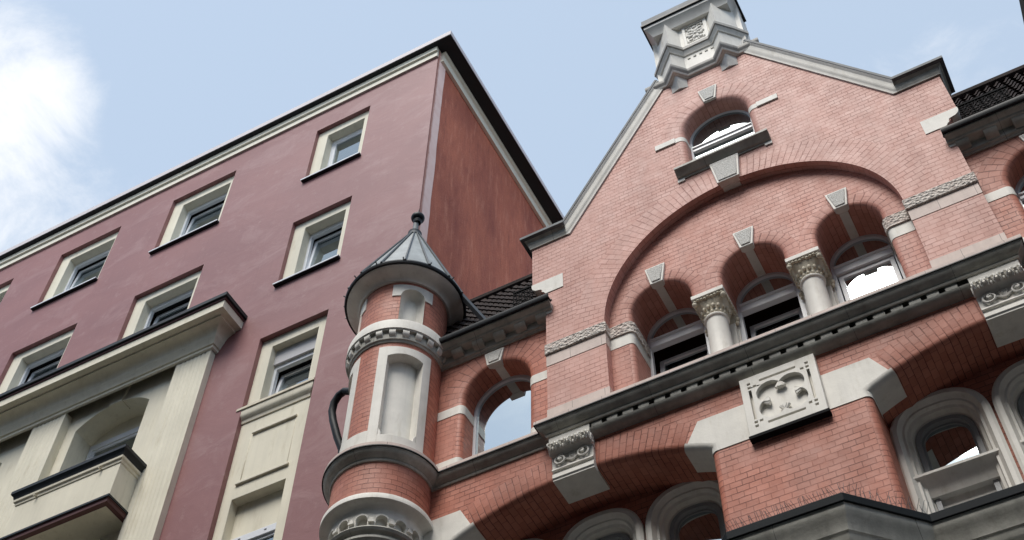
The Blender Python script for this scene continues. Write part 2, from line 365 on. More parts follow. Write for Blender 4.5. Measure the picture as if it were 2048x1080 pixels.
    def ball(s, c, rx, ry, rz, n=12, mrot=None):
        rows = []
        for i in range(n + 1):
            t = math.pi * i / n; row = []
            for j in range(2 * n + 1):
                a = math.pi * j / n; p = Vector((rx * math.sin(t) * math.cos(a), ry * math.sin(t) * math.sin(a), rz * math.cos(t)))
                if mrot: p = mrot @ p
                row.append(tuple(p + Vector(c)))
            rows.append(row)
        s.quadgrid(rows, lambda i, j: (i * 0.1, j * 0.1), None); return s
    def add(s, o, mat):
        b = len(s.v); s.v.extend(tuple(mat @ Vector(v)) for v in o.v); s.f.extend(tuple(i + b for i in f) for f in o.f); s.uv.extend(o.uv); return s
    def build(s, name, mat, parent=None, sharp=32, bevel=0.0):
        me = bpy.data.meshes.new(name)
        bm = bmesh.new(); uvl = bm.loops.layers.uv.new('UVMap')
        vs = [bm.verts.new((v[0], v[1], v[2] + G)) for v in s.v]
        for f, uv in zip(s.f, s.uv):
            try: fc = bm.faces.new([vs[i] for i in f])
            except ValueError: continue
            fc.smooth = True
            for lp, c in zip(fc.loops, uv): lp[uvl].uv = c
        bmesh.ops.remove_doubles(bm, verts=bm.verts, dist=2e-5)
        bmesh.ops.dissolve_degenerate(bm, edges=bm.edges, dist=1e-6)
        bmesh.ops.recalc_face_normals(bm, faces=bm.faces)
        bm.to_mesh(me); bm.free()
        me.set_sharp_from_angle(angle=R(sharp))
        me.materials.append(MT[mat] if isinstance(mat, str) else mat)
        o = bpy.data.objects.new(name, me); COL.objects.link(o)
        if parent is not None:
            o.parent = parent
            off = parent.location if parent.parent is None else Vector((0, 0, 0))
            o.matrix_parent_inverse = Matrix.Translation(-off)
        if bevel:
            bv = o.modifiers.new('edge_wear', 'BEVEL'); bv.width = bevel; bv.segments = 2; bv.limit_method = 'ANGLE'; bv.angle_limit = R(40)
        return o

def thing(name, label, cat, loc):
    o = bpy.data.objects.new(name, None); COL.objects.link(o); o.location = loc; o['label'] = label; o['category'] = cat
    return o
def arc(cx, cz, r, a0, a1, n):
    return [(cx + r * math.cos(R(a0 + (a1 - a0) * i / n)), cz + r * math.sin(R(a0 + (a1 - a0) * i / n))) for i in range(n + 1)]
def bull(bn, y0, ydeep, n=6, ring=0.0):
    # profile of an arch reveal with a rounded front edge
    p = []
    if ring: p.append((ring, y0 - 0.003))
    for i in range(n + 1):
        t = R(90 * i / n); p.append((bn * (1 - math.sin(t)), y0 - (0.003 if ring and i == 0 else 0) + bn * (1 - math.cos(t))))
    p.append((0.0, ydeep)); return p
def rect(x0, x1, z0, z1): return [(x0, z0), (x1, z0), (x1, z1), (x0, z1)]
def arch_poly(cx, hw, z0, cz, n=24): return [(cx - hw, z0), (cx + hw, z0)] + arc(cx, cz, hw, 0, 180, n)

# ------------------------------------------------------------------ ground
g = MB().box(-150, 150, -150, -0.9 - 2.2, -2.0, -1.6); o = g.build('street', 'asphalt'); o['kind'] = 'structure'
g = MB().box(-150, 150, -3.1, 150, -2.0, -1.48); o = g.build('pavement', 'paving', bevel=0.02); o['kind'] = 'structure'

# unseen terrace added across the street for shade on lower floors and reflections
OH = thing('added_opposite_house', 'unseen grey terrace added behind the viewer for street shade and reflections', 'building', (-5.0, -22.0, 0))
MB().prism(rect(-45, 35, -1.6, 21.5), -22.0, -13.2, [rect(x, x + 1.2, z, z + 1.9) for x in [-43 + 3.1 * i for i in range(25)] for z in (1.2, 4.6, 8.0, 11.2, 14.4, 17.4)]).build('front_wall', 'dark_render', OH)
MB().box(-45, 35, -20.0, -13.6, -1.5, 21.4).build('pane', 'glass', OH)
MB().prism([(-45.3, 21.5), (35.3, 21.5), (35.3, 21.8), (-45.3, 21.8)], -22.4, -12.8).build('roof', 'tile', OH)

# ================================================================== BRICK BUILDING
XC = -1.815; W = 0.13
BB = thing('brick_building', 'salmon pink brick townhouse with stepped arched gable, white stone trim and round corner turret', 'building', (-1.815, 4.0, G - 1.6))
def mirror(x): return 2 * XC - x

# openings of the main wall: (centre, half width inside, bullnose, z bottom, arc centre z)
BN = 0.06
ARC = [(-2.99, 0.385, 12.49), (-1.815, 0.385, 12.49), (-0.63, 0.385, 12.49)]
BAY = [(-5.225, 0.455, 12.15), (mirror(-5.225), 0.455, 12.15)]
LOW = [-4.195, 0.565]
LH, LR, LCZ, LBN = 1.53, 3.47, 6.71, 0.075
def low_arc(cx, r, hw, n=36):
    a = math.degrees(math.acos(hw / r)); return arc(cx, LCZ, r, a, 180 - a, n)
holes = []
o_ = 0.385 + BN
ah = [(ARC[0][0] - o_, 10.96), (ARC[2][0] + o_, 10.96)]
for cx, hw, cz in reversed(ARC):                        # one opening below the springing line, three arches above
    ah += ([(cx + o_, 12.34)] if cx != ARC[2][0] else []) + arc(cx, cz, o_, 0, 180, 24) + ([(cx - o_, 12.34)] if cx != ARC[0][0] else [])
holes.append(ah)
for cx, hw, cz in BAY: holes.append(arch_poly(cx, hw + 0.075, 10.96, cz))
for cx in LOW: holes.append([(cx - LH - LBN, 2.0), (cx + LH + LBN, 2.0)] + low_arc(cx, LR + LBN, LH + LBN))
outer = [(-7.10, -1.6), (6.0, -1.6), (6.0, 13.1), (0.5, 13.1), (0.5, 10.93), (-4.13, 10.93), (-4.13, 13.1), (-7.10, 13.1)]
MB().prism(outer, W, W + 0.10, [h for h in holes if h is not ah]).build('front_wall', 'brick', BB)
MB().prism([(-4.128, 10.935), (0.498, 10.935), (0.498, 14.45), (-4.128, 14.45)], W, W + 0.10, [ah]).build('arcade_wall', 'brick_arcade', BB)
# hidden mass of the house behind the front rooms
MB().box(-7.10, 6.0, 1.6, 12.0, -1.6, 13.1).build('house_body', 'brick', BB)
# side partition closing the front rooms
b = MB(); b.box(-7.10, -6.95, W + 0.11, 1.59, -1.6, 13.05); b.box(5.85, 6.0, W + 0.11, 1.59, -1.6, 13.05); b.build('side_wall', 'brick', BB)

# ---- gable front (stands 13 cm in front of the main wall)
gl = [(-4.457, 10.93), (-4.457, 13.43), (-4.645, 13.71), (-4.645, 14.56), (-4.05, 14.56), (-2.38, 17.32)]
poly = gl + [(mirror(x), z) for x, z in reversed(gl)]
poly += [(0.045, 10.93)] + arc(XC, 12.33, 1.86, 0, 180, 56) + [(-3.675, 10.93)]
UW = (XC, 0.465, 15.80, 0.085)
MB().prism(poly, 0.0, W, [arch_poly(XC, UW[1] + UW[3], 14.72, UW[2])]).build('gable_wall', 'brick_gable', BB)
gb = [(-4.645, 13.0), (-4.645, 14.50), (-4.05, 14.50), (-2.36, 17.28)]
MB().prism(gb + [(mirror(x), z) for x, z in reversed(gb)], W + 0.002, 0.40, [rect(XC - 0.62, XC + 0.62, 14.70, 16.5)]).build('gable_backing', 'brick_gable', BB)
# voussoir ring of the big relieving arch
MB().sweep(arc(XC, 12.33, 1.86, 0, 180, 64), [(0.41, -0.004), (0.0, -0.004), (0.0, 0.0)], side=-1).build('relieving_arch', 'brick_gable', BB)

# ---- arches of the windows (rounded brick edges)
def brick_arch(name, cx, hw, cz, z0, zsp, bn, yf, yd, ring, mat, n=28, jambs='LR'):
    b = MB()
    if 'R' in jambs: b.sweep([(cx + hw, z0), (cx + hw, zsp)], bull(bn, yf, yd), side=-1, v0=z0)
    if 'L' in jambs: b.sweep([(cx - hw, zsp), (cx - hw, z0)], bull(bn, yf, yd), side=-1, v0=z0)
    if zsp < cz: p = [(cx + hw, zsp)] + arc(cx, cz, hw, 0, 180, n) + [(cx - hw, zsp)]
    else:
        a = math.degrees(math.asin((zsp - cz) / hw)); p = arc(cx, cz, hw, a, 180 - a, n)
    b.sweep(p, bull(bn, yf, yd, ring=ring), side=-1)
    return b.build(name, mat, BB)
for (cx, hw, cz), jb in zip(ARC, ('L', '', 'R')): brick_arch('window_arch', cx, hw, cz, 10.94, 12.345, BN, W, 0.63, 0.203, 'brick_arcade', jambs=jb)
for cx, hw, cz in BAY: brick_arch('window_arch', cx, hw, cz, 10.94, 12.06, 0.075, W, 0.46, 0.34, 'brick')
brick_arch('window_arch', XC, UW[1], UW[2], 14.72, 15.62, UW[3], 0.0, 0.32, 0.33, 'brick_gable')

# ---- keystones
def keystone(cx, zt, zb, wt, wb, yf, yd, mat='stone', tilt=0.03):
    b = MB()
    # body that runs back under the arch
    b.prism([(cx - wb / 2, zb), (cx + wb / 2, zb), (cx + wt / 2, zt), (cx - wt / 2, zt)], yf, yf + 0.10)
    b.box(cx - wb / 2 + 0.004, cx + wb / 2 - 0.004, yf + 0.098, yd, zb + 0.001, zb + 0.16)
    o = b.build('keystone', mat, BB, bevel=0.006)
    r = 0.026
    f = MB().prism([(cx - wb / 2 + r, zb + r * 1.1), (cx + wb / 2 - r, zb + r * 1.1), (cx + wt / 2 - r, zt - r), (cx - wt / 2 + r, zt - r)], yf - 0.012, yf + 0.01)
    f.build('keystone_face', 'stone_face', o, bevel=0.008)
    return o
def face_mat():
    s = NT('bush_hammered_stone'); h = s.noise(75, 4, 0.7)
    return s.fin(s.mix(s.rng(h, 0.35, 0.65), (0.52, 0.51, 0.47), (0.74, 0.72, 0.68)), 0.8, s.bump(h, 0.8, 0.02))
MT['stone_face'] = face_mat()
for cx, hw, cz in ARC: keystone(cx, 13.21, cz + hw - 0.005, 0.27, 0.165, W - 0.035, 0.60)
keystone(BAY[0][0] - 0.025, 12.84, BAY[0][2] + BAY[0][1] - 0.005, 0.28, 0.195, W - 0.03, 0.44)
keystone(BAY[1][0], 12.84, BAY[1][2] + BAY[1][1] - 0.005, 0.28, 0.195, W - 0.03, 0.44)
keystone(XC, 16.67, UW[2] + UW[1] + 0.055, 0.29, 0.18, -0.03, 0.25)
keystone(XC, 14.68, 14.185, 0.40, 0.30, -0.045, W)

# ---- pier bands, base stones, corbels
for x0, x1 in ((-4.475, -3.655), (0.025, 0.845)):
    MB().box(x0, x1, -0.030, W, 12.175, 12.365).build('rough_band', 'rough', BB, bevel=0.012)
    MB().box(x0 + 0.016, x1 - 0.016, -0.006, W, 11.975, 12.174).build('band_stone', 'stone_pink', BB)
    MB().box(x0 + 0.014, x1 - 0.014, -0.008, W, 10.935, 11.20).build('base_stone', 'stone_pink', BB)
for sx in (1, -1):
    f = (lambda x: x) if sx == 1 else mirror
    c = [(-4.452, 13.43), (-4.20, 13.43), (-4.20, 13.715), (-4.652, 13.715), (-4.652, 13.66), (-4.64, 13.615), (-4.60, 13.575), (-4.545, 13.560), (-4.515, 13.550), (-4.50, 13.515), (-4.50, 13.49), (-4.475, 13.47)]
    MB().prism([(f(x), z) for x, z in c], -0.010, 0.39).build('corbel_stone', 'stone', BB)
# stone impost blocks of the arcade's outer jambs and the bays (they wrap the rounded brick edge)
def impost(side, jamb, xa, z0, z1, mat, grow, yf, yd, bn):
    b = MB(); n = 6
    # plan outline: front from xa to the curve, then back along the reveal
    sgn = 1 if side == 'L' else -1
    pl = [(xa, yf - grow)]
    for i in range(n + 1):
        t = R(90 * i / n); pl.append((jamb - sgn * bn * (1 - math.sin(t)) + sgn * grow * math.sin(t), yf + bn * (1 - math.cos(t)) - grow * math.cos(t)))
    pl.append((jamb + sgn * grow, yd))
    rows = [[(x, y, z) for z in (z0, z1)] for x, y in pl]
    b.quadgrid(rows, lambda i, j: (i * 0.05, j), None)
    for z in (z0, z1): b._cap([(x, y, z) for x, y in pl] + [(xa, yd, z)])
    return b.build('impost', mat, BB)
for side, jamb, xa in (('L', ARC[0][0] - 0.385, -3.674), ('R', ARC[2][0] + 0.385, 0.044)):
    impost(side, jamb, xa, 12.17, 12.365, 'rough', 0.025, W, 0.60, BN)
    impost(side, jamb, xa, 11.97, 12.169, 'stone', 0.006, W, 0.60, BN)
for cx, hw, cz in BAY:
    for side, s in (('L', -1), ('R', 1)):
        far = cx + s * (0.775 if s * (cx - XC) > 0 else 0.305)
        if cx < XC: far = -6.06 if s < 0 else -4.46
        else: far = 0.83 if s < 0 else 2.6
        impost(side, cx + s * hw, far, 11.935, 12.085, 'stone', 0.006, W, 0.44, 0.075)
        impost(side, cx + s * hw, far, 10.935, 11.17, 'stone', 0.006, W, 0.44, 0.075)
# small stone bars beside the attic window
for s in (-1, 1):
    MB().box(XC + s * 0.90 if s < 0 else XC + 0.60, XC - 0.60 if s < 0 else XC + 0.90, -0.022, 0.05, 15.615, 15.735).build('stone_bar', 'stone', BB, bevel=0.005)
    impost('L' if s < 0 else 'R', XC + s * UW[1], XC + s * 0.62, 15.625, 15.73, 'stone', 0.006, 0.0, 0.26, UW[3])

# ---- windows
def win_frame(cx, hw, z0, cz, y, trans, mat='white_frame', t=0.055, sash=None, dep=0.07, glass='glass', low_parts=1):
    # arched frame with a transom; panes are parts of the window
    b = MB()
    path = [(cx + hw, z0)] + arc(cx, cz, hw, 0, 180, 28) + [(cx - hw, z0)]
    b.sweep(path, [(0.05, y), (-t, y), (-t, y + dep), (0.05, y + dep)], side=-1)
    if trans:
        b.box(cx - hw + t, cx + hw - t, y - 0.012, y + dep, trans[0], trans[1])
        b.box(cx - hw + t, cx + hw - t, y - 0.030, y + 0.01, trans[1] - 0.035, trans[1] - 0.004)
    o = b.build('window', mat, BB, bevel=0.004)
    hi = hw - t + 0.01
    if trans:
        up = [(cx - hi, trans[1] - 0.01), (cx + hi, trans[1] - 0.01)] + (arc(cx, cz, hi, 0, 180, 24) if cz >= trans[1] - 0.01 else arc(cx, cz, hi, math.degrees(math.asin((trans[1] - 0.01 - cz) / hi)), 180 - math.degrees(math.asin((trans[1] - 0.01 - cz) / hi)), 24))
        MB().prism(up, y + 0.035, y + 0.045).build('pane', glass, o)
        zt = trans[0] + 0.01
    else:
        MB().prism(arch_poly(cx, hi, z0, cz), y + 0.035, y + 0.045).build('pane', glass, o); zt = None
    if zt:
        if sash:
            # casement inside the lower light, open at the top when tilted
            s = MB(); x0, x1 = cx - hw + t + 0.012, cx + hw - t - 0.012; w = 0.055
            s.prism(rect(x0, x1, z0 - 0.25, zt - 0.025), -0.03, 0.03, [rect(x0 + w, x1 - w, z0 - 0.25 + w, zt - 0.025 - w)])
            p = MB().prism(rect(x0 + w - 0.01, x1 - w + 0.01, z0 - 0.25 + w - 0.01, zt - 0.015 - w), -0.004, 0.004)
            M = Matrix.Translation((0, y + 0.05, z0 - 0.25)) @ Matrix.Rotation(-R(sash), 4, 'X') @ Matrix.Translation((0, 0, -(z0 - 0.25)))
            so = MB().add(s, M).build('sash', mat, o, bevel=0.003); MB().add(p, M).build('pane', glass, o)
            if sash > 1: MB().box(cx - hw, cx + hw, y + 0.40, y + 0.42, z0 - 0.3, zt + 0.02).build('dark_room', 'room', o)
        else:
            MB().prism(rect(cx - hi, cx + hi, z0 - 0.2, zt), y + 0.035, y + 0.045).build('pane', glass, o)
    return o
MT['room'] = plain_mat('unlit_room', (0.02, 0.022, 0.024), 0.9, 0.9)
for i, (cx, hw, cz) in enumerate(ARC):
    win_frame(cx, hw + 0.01, 10.96, cz, 0.60, (12.33, 12.475), t=0.05, sash=(7, 7, 0.01)[i], glass='glass')
win_frame(BAY[0][0] - 0.01, BAY[0][1] + 0.03, 10.96, BAY[0][2], 0.40, None, t=0.075)
win_frame(BAY[1][0], BAY[1][1] + 0.03, 10.96, BAY[1][2], 0.40, (12.12, 12.22), t=0.07)
win_frame(XC, UW[1] + 0.015, 14.74, UW[2] + 0.03, 0.215, (15.56, 15.66), t=0.045, glass='glass_dim')

# attic window sill
b = MB(); b.hsweep([(XC - 0.655, 0.0), (XC + 0.655, 0.0)], [(0, 14.66), (0.018, 14.66), (0.022, 14.69), (0.05, 14.695), (0.115, 14.765), (0.13, 14.775), (0.13, 14.815), (0.0, 14.84), (-0.25, 14.84), (-0.25, 14.66)])
b.build('window_sill', 'stone_grey', BB)
MB().box(XC - 0.66, XC - 0.56, -0.02, 0.02, 14.61, 14.658).build('sill_stop', 'stone', BB); MB().box(XC + 0.56, XC + 0.66, -0.02, 0.02, 14.61, 14.658).build('sill_stop', 'stone', BB)

# ---- arcade columns
def ring_square(cx, cy, hw, z, n=32, p=2.0):
    out = []
    for k in range(n + 1):
        a = 2 * math.pi * k / n; c, s = math.cos(a), math.sin(a); q = (abs(c) ** p + abs(s) ** p) ** (-1 / p)
        out.append((cx + hw * q * c, cy + hw * q * s, z))
    return out
for cx in (-2.403, -1.222):
    cy = 0.335
    b = MB(); b.lathe(cx, cy, [(0.0, 10.95), (0.185, 10.95), (0.185, 10.99), (0.175, 11.03), (0.15, 11.045), (0.155, 11.07), (0.142, 11.10), (0.137, 11.16), (0.134, 11.5), (0.127, 11.97), (0.130, 11.985), (0.145, 11.99), (0.150, 12.005), (0.145, 12.02), (0.128, 12.028), (0.10, 12.03)], n=48)
    col = b.build('column', 'stone', BB)
    c = MB(); rows = [ring_square(cx, cy, h, z, 48, p) for h, z, p in ((0.130, 12.025, 2), (0.136, 12.09, 2.2), (0.152, 12.15, 2.8), (0.178, 12.22, 5), (0.192, 12.265, 9), (0.192, 12.285, 12))]
    c.quadgrid(rows, lambda i, j: (i * 0.1, j * 0.05), None)
    c.box(cx - 0.17, cx + 0.17, 0.50, 0.60, 12.08, 12.285)
    for s in (-1, 1):                                   # carved leaves: frill, corner curls, collar
        for k in range(-4, 5):
            c.ball((cx + k * 0.042, cy - 0.192, 12.262 + 0.008 * math.cos(k * 2.4)), 0.024, 0.022, 0.020, 6)
            c.ball((cx + s * 0.192, cy + k * 0.042, 12.262), 0.022, 0.024, 0.02, 6)
        c.ball((cx + s * 0.178, cy - 0.178, 12.225), 0.032, 0.032, 0.04, 8)
        c.ball((cx + s * 0.185, 0.545, 12.17), 0.035, 0.035, 0.05, 8)
        c.ball((cx + s * 0.188, 0.530, 12.09), 0.022, 0.022, 0.035, 7)
    for k in range(16):
        a = 2 * math.pi * k / 16
        c.ball((cx + 0.136 * math.cos(a), cy + 0.136 * math.sin(a), 12.058), 0.018, 0.018, 0.026, 6)
        c.ball((cx + 0.158 * math.cos(a + 0.2), cy + 0.158 * math.sin(a + 0.2), 12.135), 0.022, 0.022, 0.035, 6)
    c.build('capital', 'cream_stone', col)
    MB().box(cx - 0.203, cx + 0.203, W - 0.015, 0.60, 12.287, 12.355).build('abacus', 'stone', col, bevel=0.006)
    b = MB(); b.box(cx - 0.165, cx + 0.165, 0.50, 0.62, 10.95, 12.08); b.box(cx - 0.19, cx + 0.19, 0.56, 0.62, 10.95, 12.08)
    b.build('back_pilaster', 'stone', col, bevel=0.006)

# ---- raking coping, shoulders
CP = [(0.0, -0.0), (0.022, 0.0), (0.026, 0.032), (0.032, 0.040), (0.040, 0.085), (0.052, 0.130), (0.076, 0.152), (0.080, 0.160)]
CAPP = [(0.080, 0.160), (0.128, 0.164), (0.128, 0.212), (0.0, 0.238), (-0.34, 0.238), (-0.34, 0.160)]
for s in (1, -1):
    f = (lambda x: x) if s == 1 else mirror
    rk = [(f(-4.12), 14.53), (f(-4.067), 14.53), (f(-2.37), 17.35)]
    MB().sweep(rk, [(h, -d) for d, h in CP] + [(0.160, 0.34), (0.0, 0.34)], side=s, cap=True).build('raking_coping', 'stone', BB)
    MB().sweep(rk, [(h, -d) for d, h in [(0.080, 0.160), (0.088, 0.163), (0.088, 0.198), (0.0, 0.225), (-0.34, 0.225), (-0.34, 0.160)]], side=s, cap=True).build('coping_cap', 'zinc', BB)
    pth = [(-4.645, 0.42), (-4.645, 0.0), (-4.118, 0.0)] if s == 1 else [(mirror(-4.118), 0.0), (mirror(-4.645), 0.0), (mirror(-4.645), 0.42)]
    MB().hsweep(pth, [(d, 14.53 + h) for d, h in CP] + [(-0.1, 14.69), (-0.1, 14.53)]).build('shoulder_moulding', 'stone_grey', BB)  # same moulding in darker stone: the shoulder's shade is put into the colour
    MB().hsweep(pth, [(d, 14.53 + h) for d, h in CAPP[:4]] + [(-0.1, 14.768), (-0.1, 14.69)]).build('coping_cap', 'zinc', BB)
# gable roof behind the coping
rf = [(-4.70, 14.0), (-4.70, 14.60), (-4.10, 14.60), (XC, 18.15), (mirror(-4.10), 14.60), (mirror(-4.70), 14.60), (mirror(-4.70), 14.0)]
MB().prism(rf, 0.42, 6.0).build('gable_roof', 'tile', BB)

# ---- crowning pedestal of the gable
PX = (-2.205, -1.425)
def plan_path(o=0.0):
    # zigzag plan with two diagonal piers
    d = 0.165
    p = [(PX[0] - d - 0.16, 0.18), (PX[0] - d, 0.0), (PX[0], -d), (PX[0] + d - 0.01, -0.01), (PX[1] - d + 0.01, -0.01), (PX[1], -d), (PX[1] + d, 0.0), (PX[1] + d + 0.16, 0.18)]
    return p
pl = plan_path()
ped = MB()
def zone(mb, z0, z1, inset=0.0):
    rows = [[(x, y, z) for z in (z0, z1)] for x, y in pl]; mb.quadgrid(rows, lambda i, j: (i * 0.1, j), None)
    mb._cap([(x, y, z0) for x, y in pl]); mb._cap([(x, y, z1) for x, y in pl])
zone(ped, 17.20, 19.25)
ped.box(pl[0][0], pl[-1][0], 0.10, 0.60, 17.1, 19.25)
cr = ped.build('gable_crown', 'stone', BB)
lowp = [(0.0, 17.215), (0.03, 17.22), (0.045, 17.25), (0.068, 17.285), (0.074, 17.30), (0.074, 17.355), (0.0, 17.39)]
pl2 = [(pl[1][0] - 0.34, 0.0)] + [(PX[0] - 0.165, 0.0)] + pl[2:6] + [(PX[1] + 0.165, 0.0), (PX[1] + 0.165 + 0.34, 0.0)]
MB().hsweep(pl2, lowp[:3] + [(-0.05, 17.25), (-0.05, 17.215)]).build('crown_moulding', 'stone', cr); MB().hsweep(pl2, lowp[2:]).build('crown_moulding', 'stone_worn', cr)
upp = [(0.0, 17.86), (0.02, 17.87), (0.03, 17.90), (0.06, 17.955), (0.078, 17.97), (0.078, 18.045), (0.02, 18.12), (0.0, 18.12)]
MB().hsweep(pl, upp[:4] + [(-0.05, 17.955), (-0.05, 17.87)]).build('crown_moulding', 'stone', cr); MB().hsweep(pl, upp[3:]).build('crown_moulding', 'stone_worn', cr)
# small dark drip holes of the frieze: dentil row
for k in range(5):
    x = -1.975 + k * 0.093 - 0.0
    MB().box(x - 0.022, x + 0.022, -0.022, -0.008, 17.755, 17.80).build('frieze_block', 'stone_grey', cr)
# pendants under the diagonal piers
for px in PX:
    b = MB(); d = 0.125
    T = [(px - d, -0.004, 17.21), (px, -d - 0.02, 17.21), (px + d, -0.004, 17.21)]; B = [(px - d, -0.004, 16.98), (px + d, -0.004, 16.98)]
    mid = (px, -0.03, 16.99)
    b.face((T[0], T[1], mid, B[0])); b.face((T[1], T[2], B[1], mid)); b.face((B[0], mid, B[1])); b.face(T)
    b.build('pendant', 'stone', cr)
# capping slab
slab_path = [(-2.44, 0.30), (-2.44, -0.10), (-1.19, -0.10), (-1.19, 0.30)]
MB().hsweep(slab_path, [(-0.1, 18.78), (0.0, 18.78), (0.02, 18.83), (0.08, 18.93), (0.10, 18.95), (0.10, 19.02), (-0.1, 19.02)]).build('crown_cornice', 'stone', cr)
MB().box(-2.575, -1.055, -0.235, 0.45, 19.022, 19.065).build('cap_slab', 'black_metal', cr)
MB().box(-2.56, -1.07, -0.22, 0.44, 19.066, 19.22).build('cap_block', 'zinc', cr)
# carved relief
b = MB(); b.prism(rect(-1.99, -1.59, 18.13, 18.80), -0.035, -0.012, [rect(-1.945, -1.645, 18.18, 18.74)]); b.build('panel_frame', 'stone', cr, bevel=0.004)
b = MB(); rx, rz = -1.795, 18.46
for k in range(8):
    a = R(45 * k + 22); q = Matrix.Rotation(-a, 3, 'Y')
    b.ball((rx + 0.075 * math.cos(a), -0.016, rz + 0.115 * math.sin(a)), 0.062, 0.022, 0.030, 8, q)
    a2 = R(45 * k); b.ball((rx + 0.115 * math.cos(a2), -0.014, rz + 0.215 * math.sin(a2)), 0.040, 0.018, 0.032, 8, Matrix.Rotation(-a2 + 0.6, 3, 'Y'))
b.ball((rx, -0.018, rz), 0.036, 0.028, 0.040, 8)
for sx in (-1, 1):
    for sz in (-1, 1): b.tube([(rx + sx * (0.085 + 0.045 * math.cos(t)), -0.018, rz + sz * (0.19 + 0.05 * math.sin(t))) for t in [i * 0.5 for i in range(11)]], [0.016 - 0.001 * i for i in range(11)], 6)
b.build('leaf_relief', 'stone', cr)

# ---- main cornice under the gable, string courses of the bays
PROF = [(0.0, 10.735), (0.018, 10.738), (0.026, 10.756), (0.020, 10.772), (0.030, 10.778), (0.040, 10.792), (0.072, 10.812), (0.098, 10.845), (0.108, 10.868), (0.112, 10.880)]
TOP = [(0.112, 10.880), (0.124, 10.882), (0.124, 10.938), (0.0, 10.955), (-0.12, 10.955), (-0.12, 10.882)]
pm = [(-4.457, W), (-4.457, 0.0), (0.826, 0.0), (0.826, W)]
MB().hsweep(pm, PROF + [(-0.1, 10.880), (-0.1, 10.735)]).build('main_cornice', 'stone_grey', BB)
MB().hsweep(pm, TOP).build('cornice_ledge', 'stone_pink', BB)
MB().hsweep(pm, [(0.1122, 10.8795), (0.1265, 10.8795), (0.1265, 10.8935), (0.1122, 10.8935)]).build('ledge_flashing', 'black_metal', BB)
TOPW = [(0.112, 10.880), (0.124, 10.882), (0.124, 10.938), (0.0, 10.955), (-0.06, 10.955), (-0.06, 10.882)]
for pth in ([(-6.10, W), (-4.457, W)], [(0.826, W), (6.0, W)]):
    MB().hsweep(pth, PROF + [(-0.05, 10.880), (-0.05, 10.735)]).build('string_course', 'stone_grey', BB)
    MB().hsweep(pth, TOPW).build('string_ledge', 'stone_pink', BB)
    MB().hsweep(pth, [(0.1122, 10.8795), (0.1265, 10.8795), (0.1265, 10.8935), (0.1122, 10.8935)]).build('ledge_flashing', 'black_metal', BB)
# dentil course
b = MB(); b.xprism([(0.062, 10.734), (0.062, 10.66), (0.075, 10.628), (0.10, 10.607), (W + 0.02, 10.598), (W + 0.02, 10.734)], -3.95, 0.311)
b.xprism([(0.012, 10.672), (0.020, 10.648), (0.045, 10.622), (0.080, 10.602), (W + 0.001, 10.590), (W + 0.001, 10.597), (0.09, 10.612), (0.064, 10.640), (0.062, 10.672)], -3.949, 0.310)
k = 0; x = -3.93
while x + 0.13 < 0.31:
    b.xprism([(0.008, 10.7335), (0.008, 10.700), (0.012, 10.6725), (0.0615, 10.6725), (0.0615, 10.7335)], x, x + 0.125); x += 0.1905
b.build('dentil_course', 'stone_grey', BB)

# ---- carved bracket keystones carrying the gable piers
for xa, xb in ((-4.452, -3.952), (0.311, 0.826)):
    prof = [(0.0, 10.734), (0.0, 10.625), (0.012, 10.618), (0.012, 10.600), (-0.012, 10.592), (-0.038, 10.570), (-0.045, 10.545), (-0.030, 10.515), (0.005, 10.492), (0.050, 10.480), (0.075, 10.470),
            (0.075, 10.42), (0.078, 10.30), (0.062, 10.292), (0.058, 10.268), (0.085, 10.262), (0.085, 10.225), (0.070, 10.218), (0.070, 10.165), (0.085, 10.150), (0.085, 10.130), (0.47, 10.130), (0.47, 10.734)]
    br = MB().xprism(prof, xa, xb).build('bracket', 'stone', BB, bevel=0.003)
    b = MB(); w = (xb - xa)
    for i in range(4):                                   # curling leaves of the roll
        cx = xa + w * (i + 0.5) / 4
        for s in (-1, 1):
            b.tube([(cx + s * 0.048 * math.sin(t), -0.050 + 0.020 * math.cos(t * 2), 10.548 + 0.05 * math.cos(t)) for t in [j * 0.35 for j in range(8)]], [0.013 - 0.0008 * j for j in range(8)], 6)
        b.ball((cx, -0.048, 10.562), 0.020, 0.020, 0.018, 7)
        for j in range(3): b.ball((cx + (j - 1) * 0.034, -0.030, 10.512), 0.012, 0.018, 0.030, 6)
    for cx, s in ((xa + w * 0.24, 1), (xa + w * 0.76, -1)):                         # two volutes
        b.tube([(cx + s * (0.088 - 0.0034 * j) * math.cos(0.42 * j + 1.2), 0.058 - 0.0014 * j, 10.385 + (0.082 - 0.0030 * j) * math.sin(0.42 * j + 1.2)) for j in range(24)], [0.015 - 0.0002 * j for j in range(24)], 7)
        b.ball((cx, 0.045, 10.385), 0.024, 0.024, 0.024, 8)
        for j in range(4): b.ball((cx + s * (0.10 + 0.02 * j), 0.068, 10.42 - 0.012 * j), 0.012, 0.014, 0.05, 6)
    b.tube([(xa + w * 0.30 + w * 0.40 * t / 8, 0.066, 10.37 + 0.025 * math.cos(t * math.pi / 4)) for t in range(9)], 0.016, 7)
    for s in (xa + 0.004, xb - 0.004): b.tube([(s, 0.05 + 0.03 * math.cos(t), 10.545 + 0.06 * math.sin(t)) for t in [j * 0.5 for j in range(13)]], 0.016, 7)
    b.build('carved_leaves', 'stone', br)

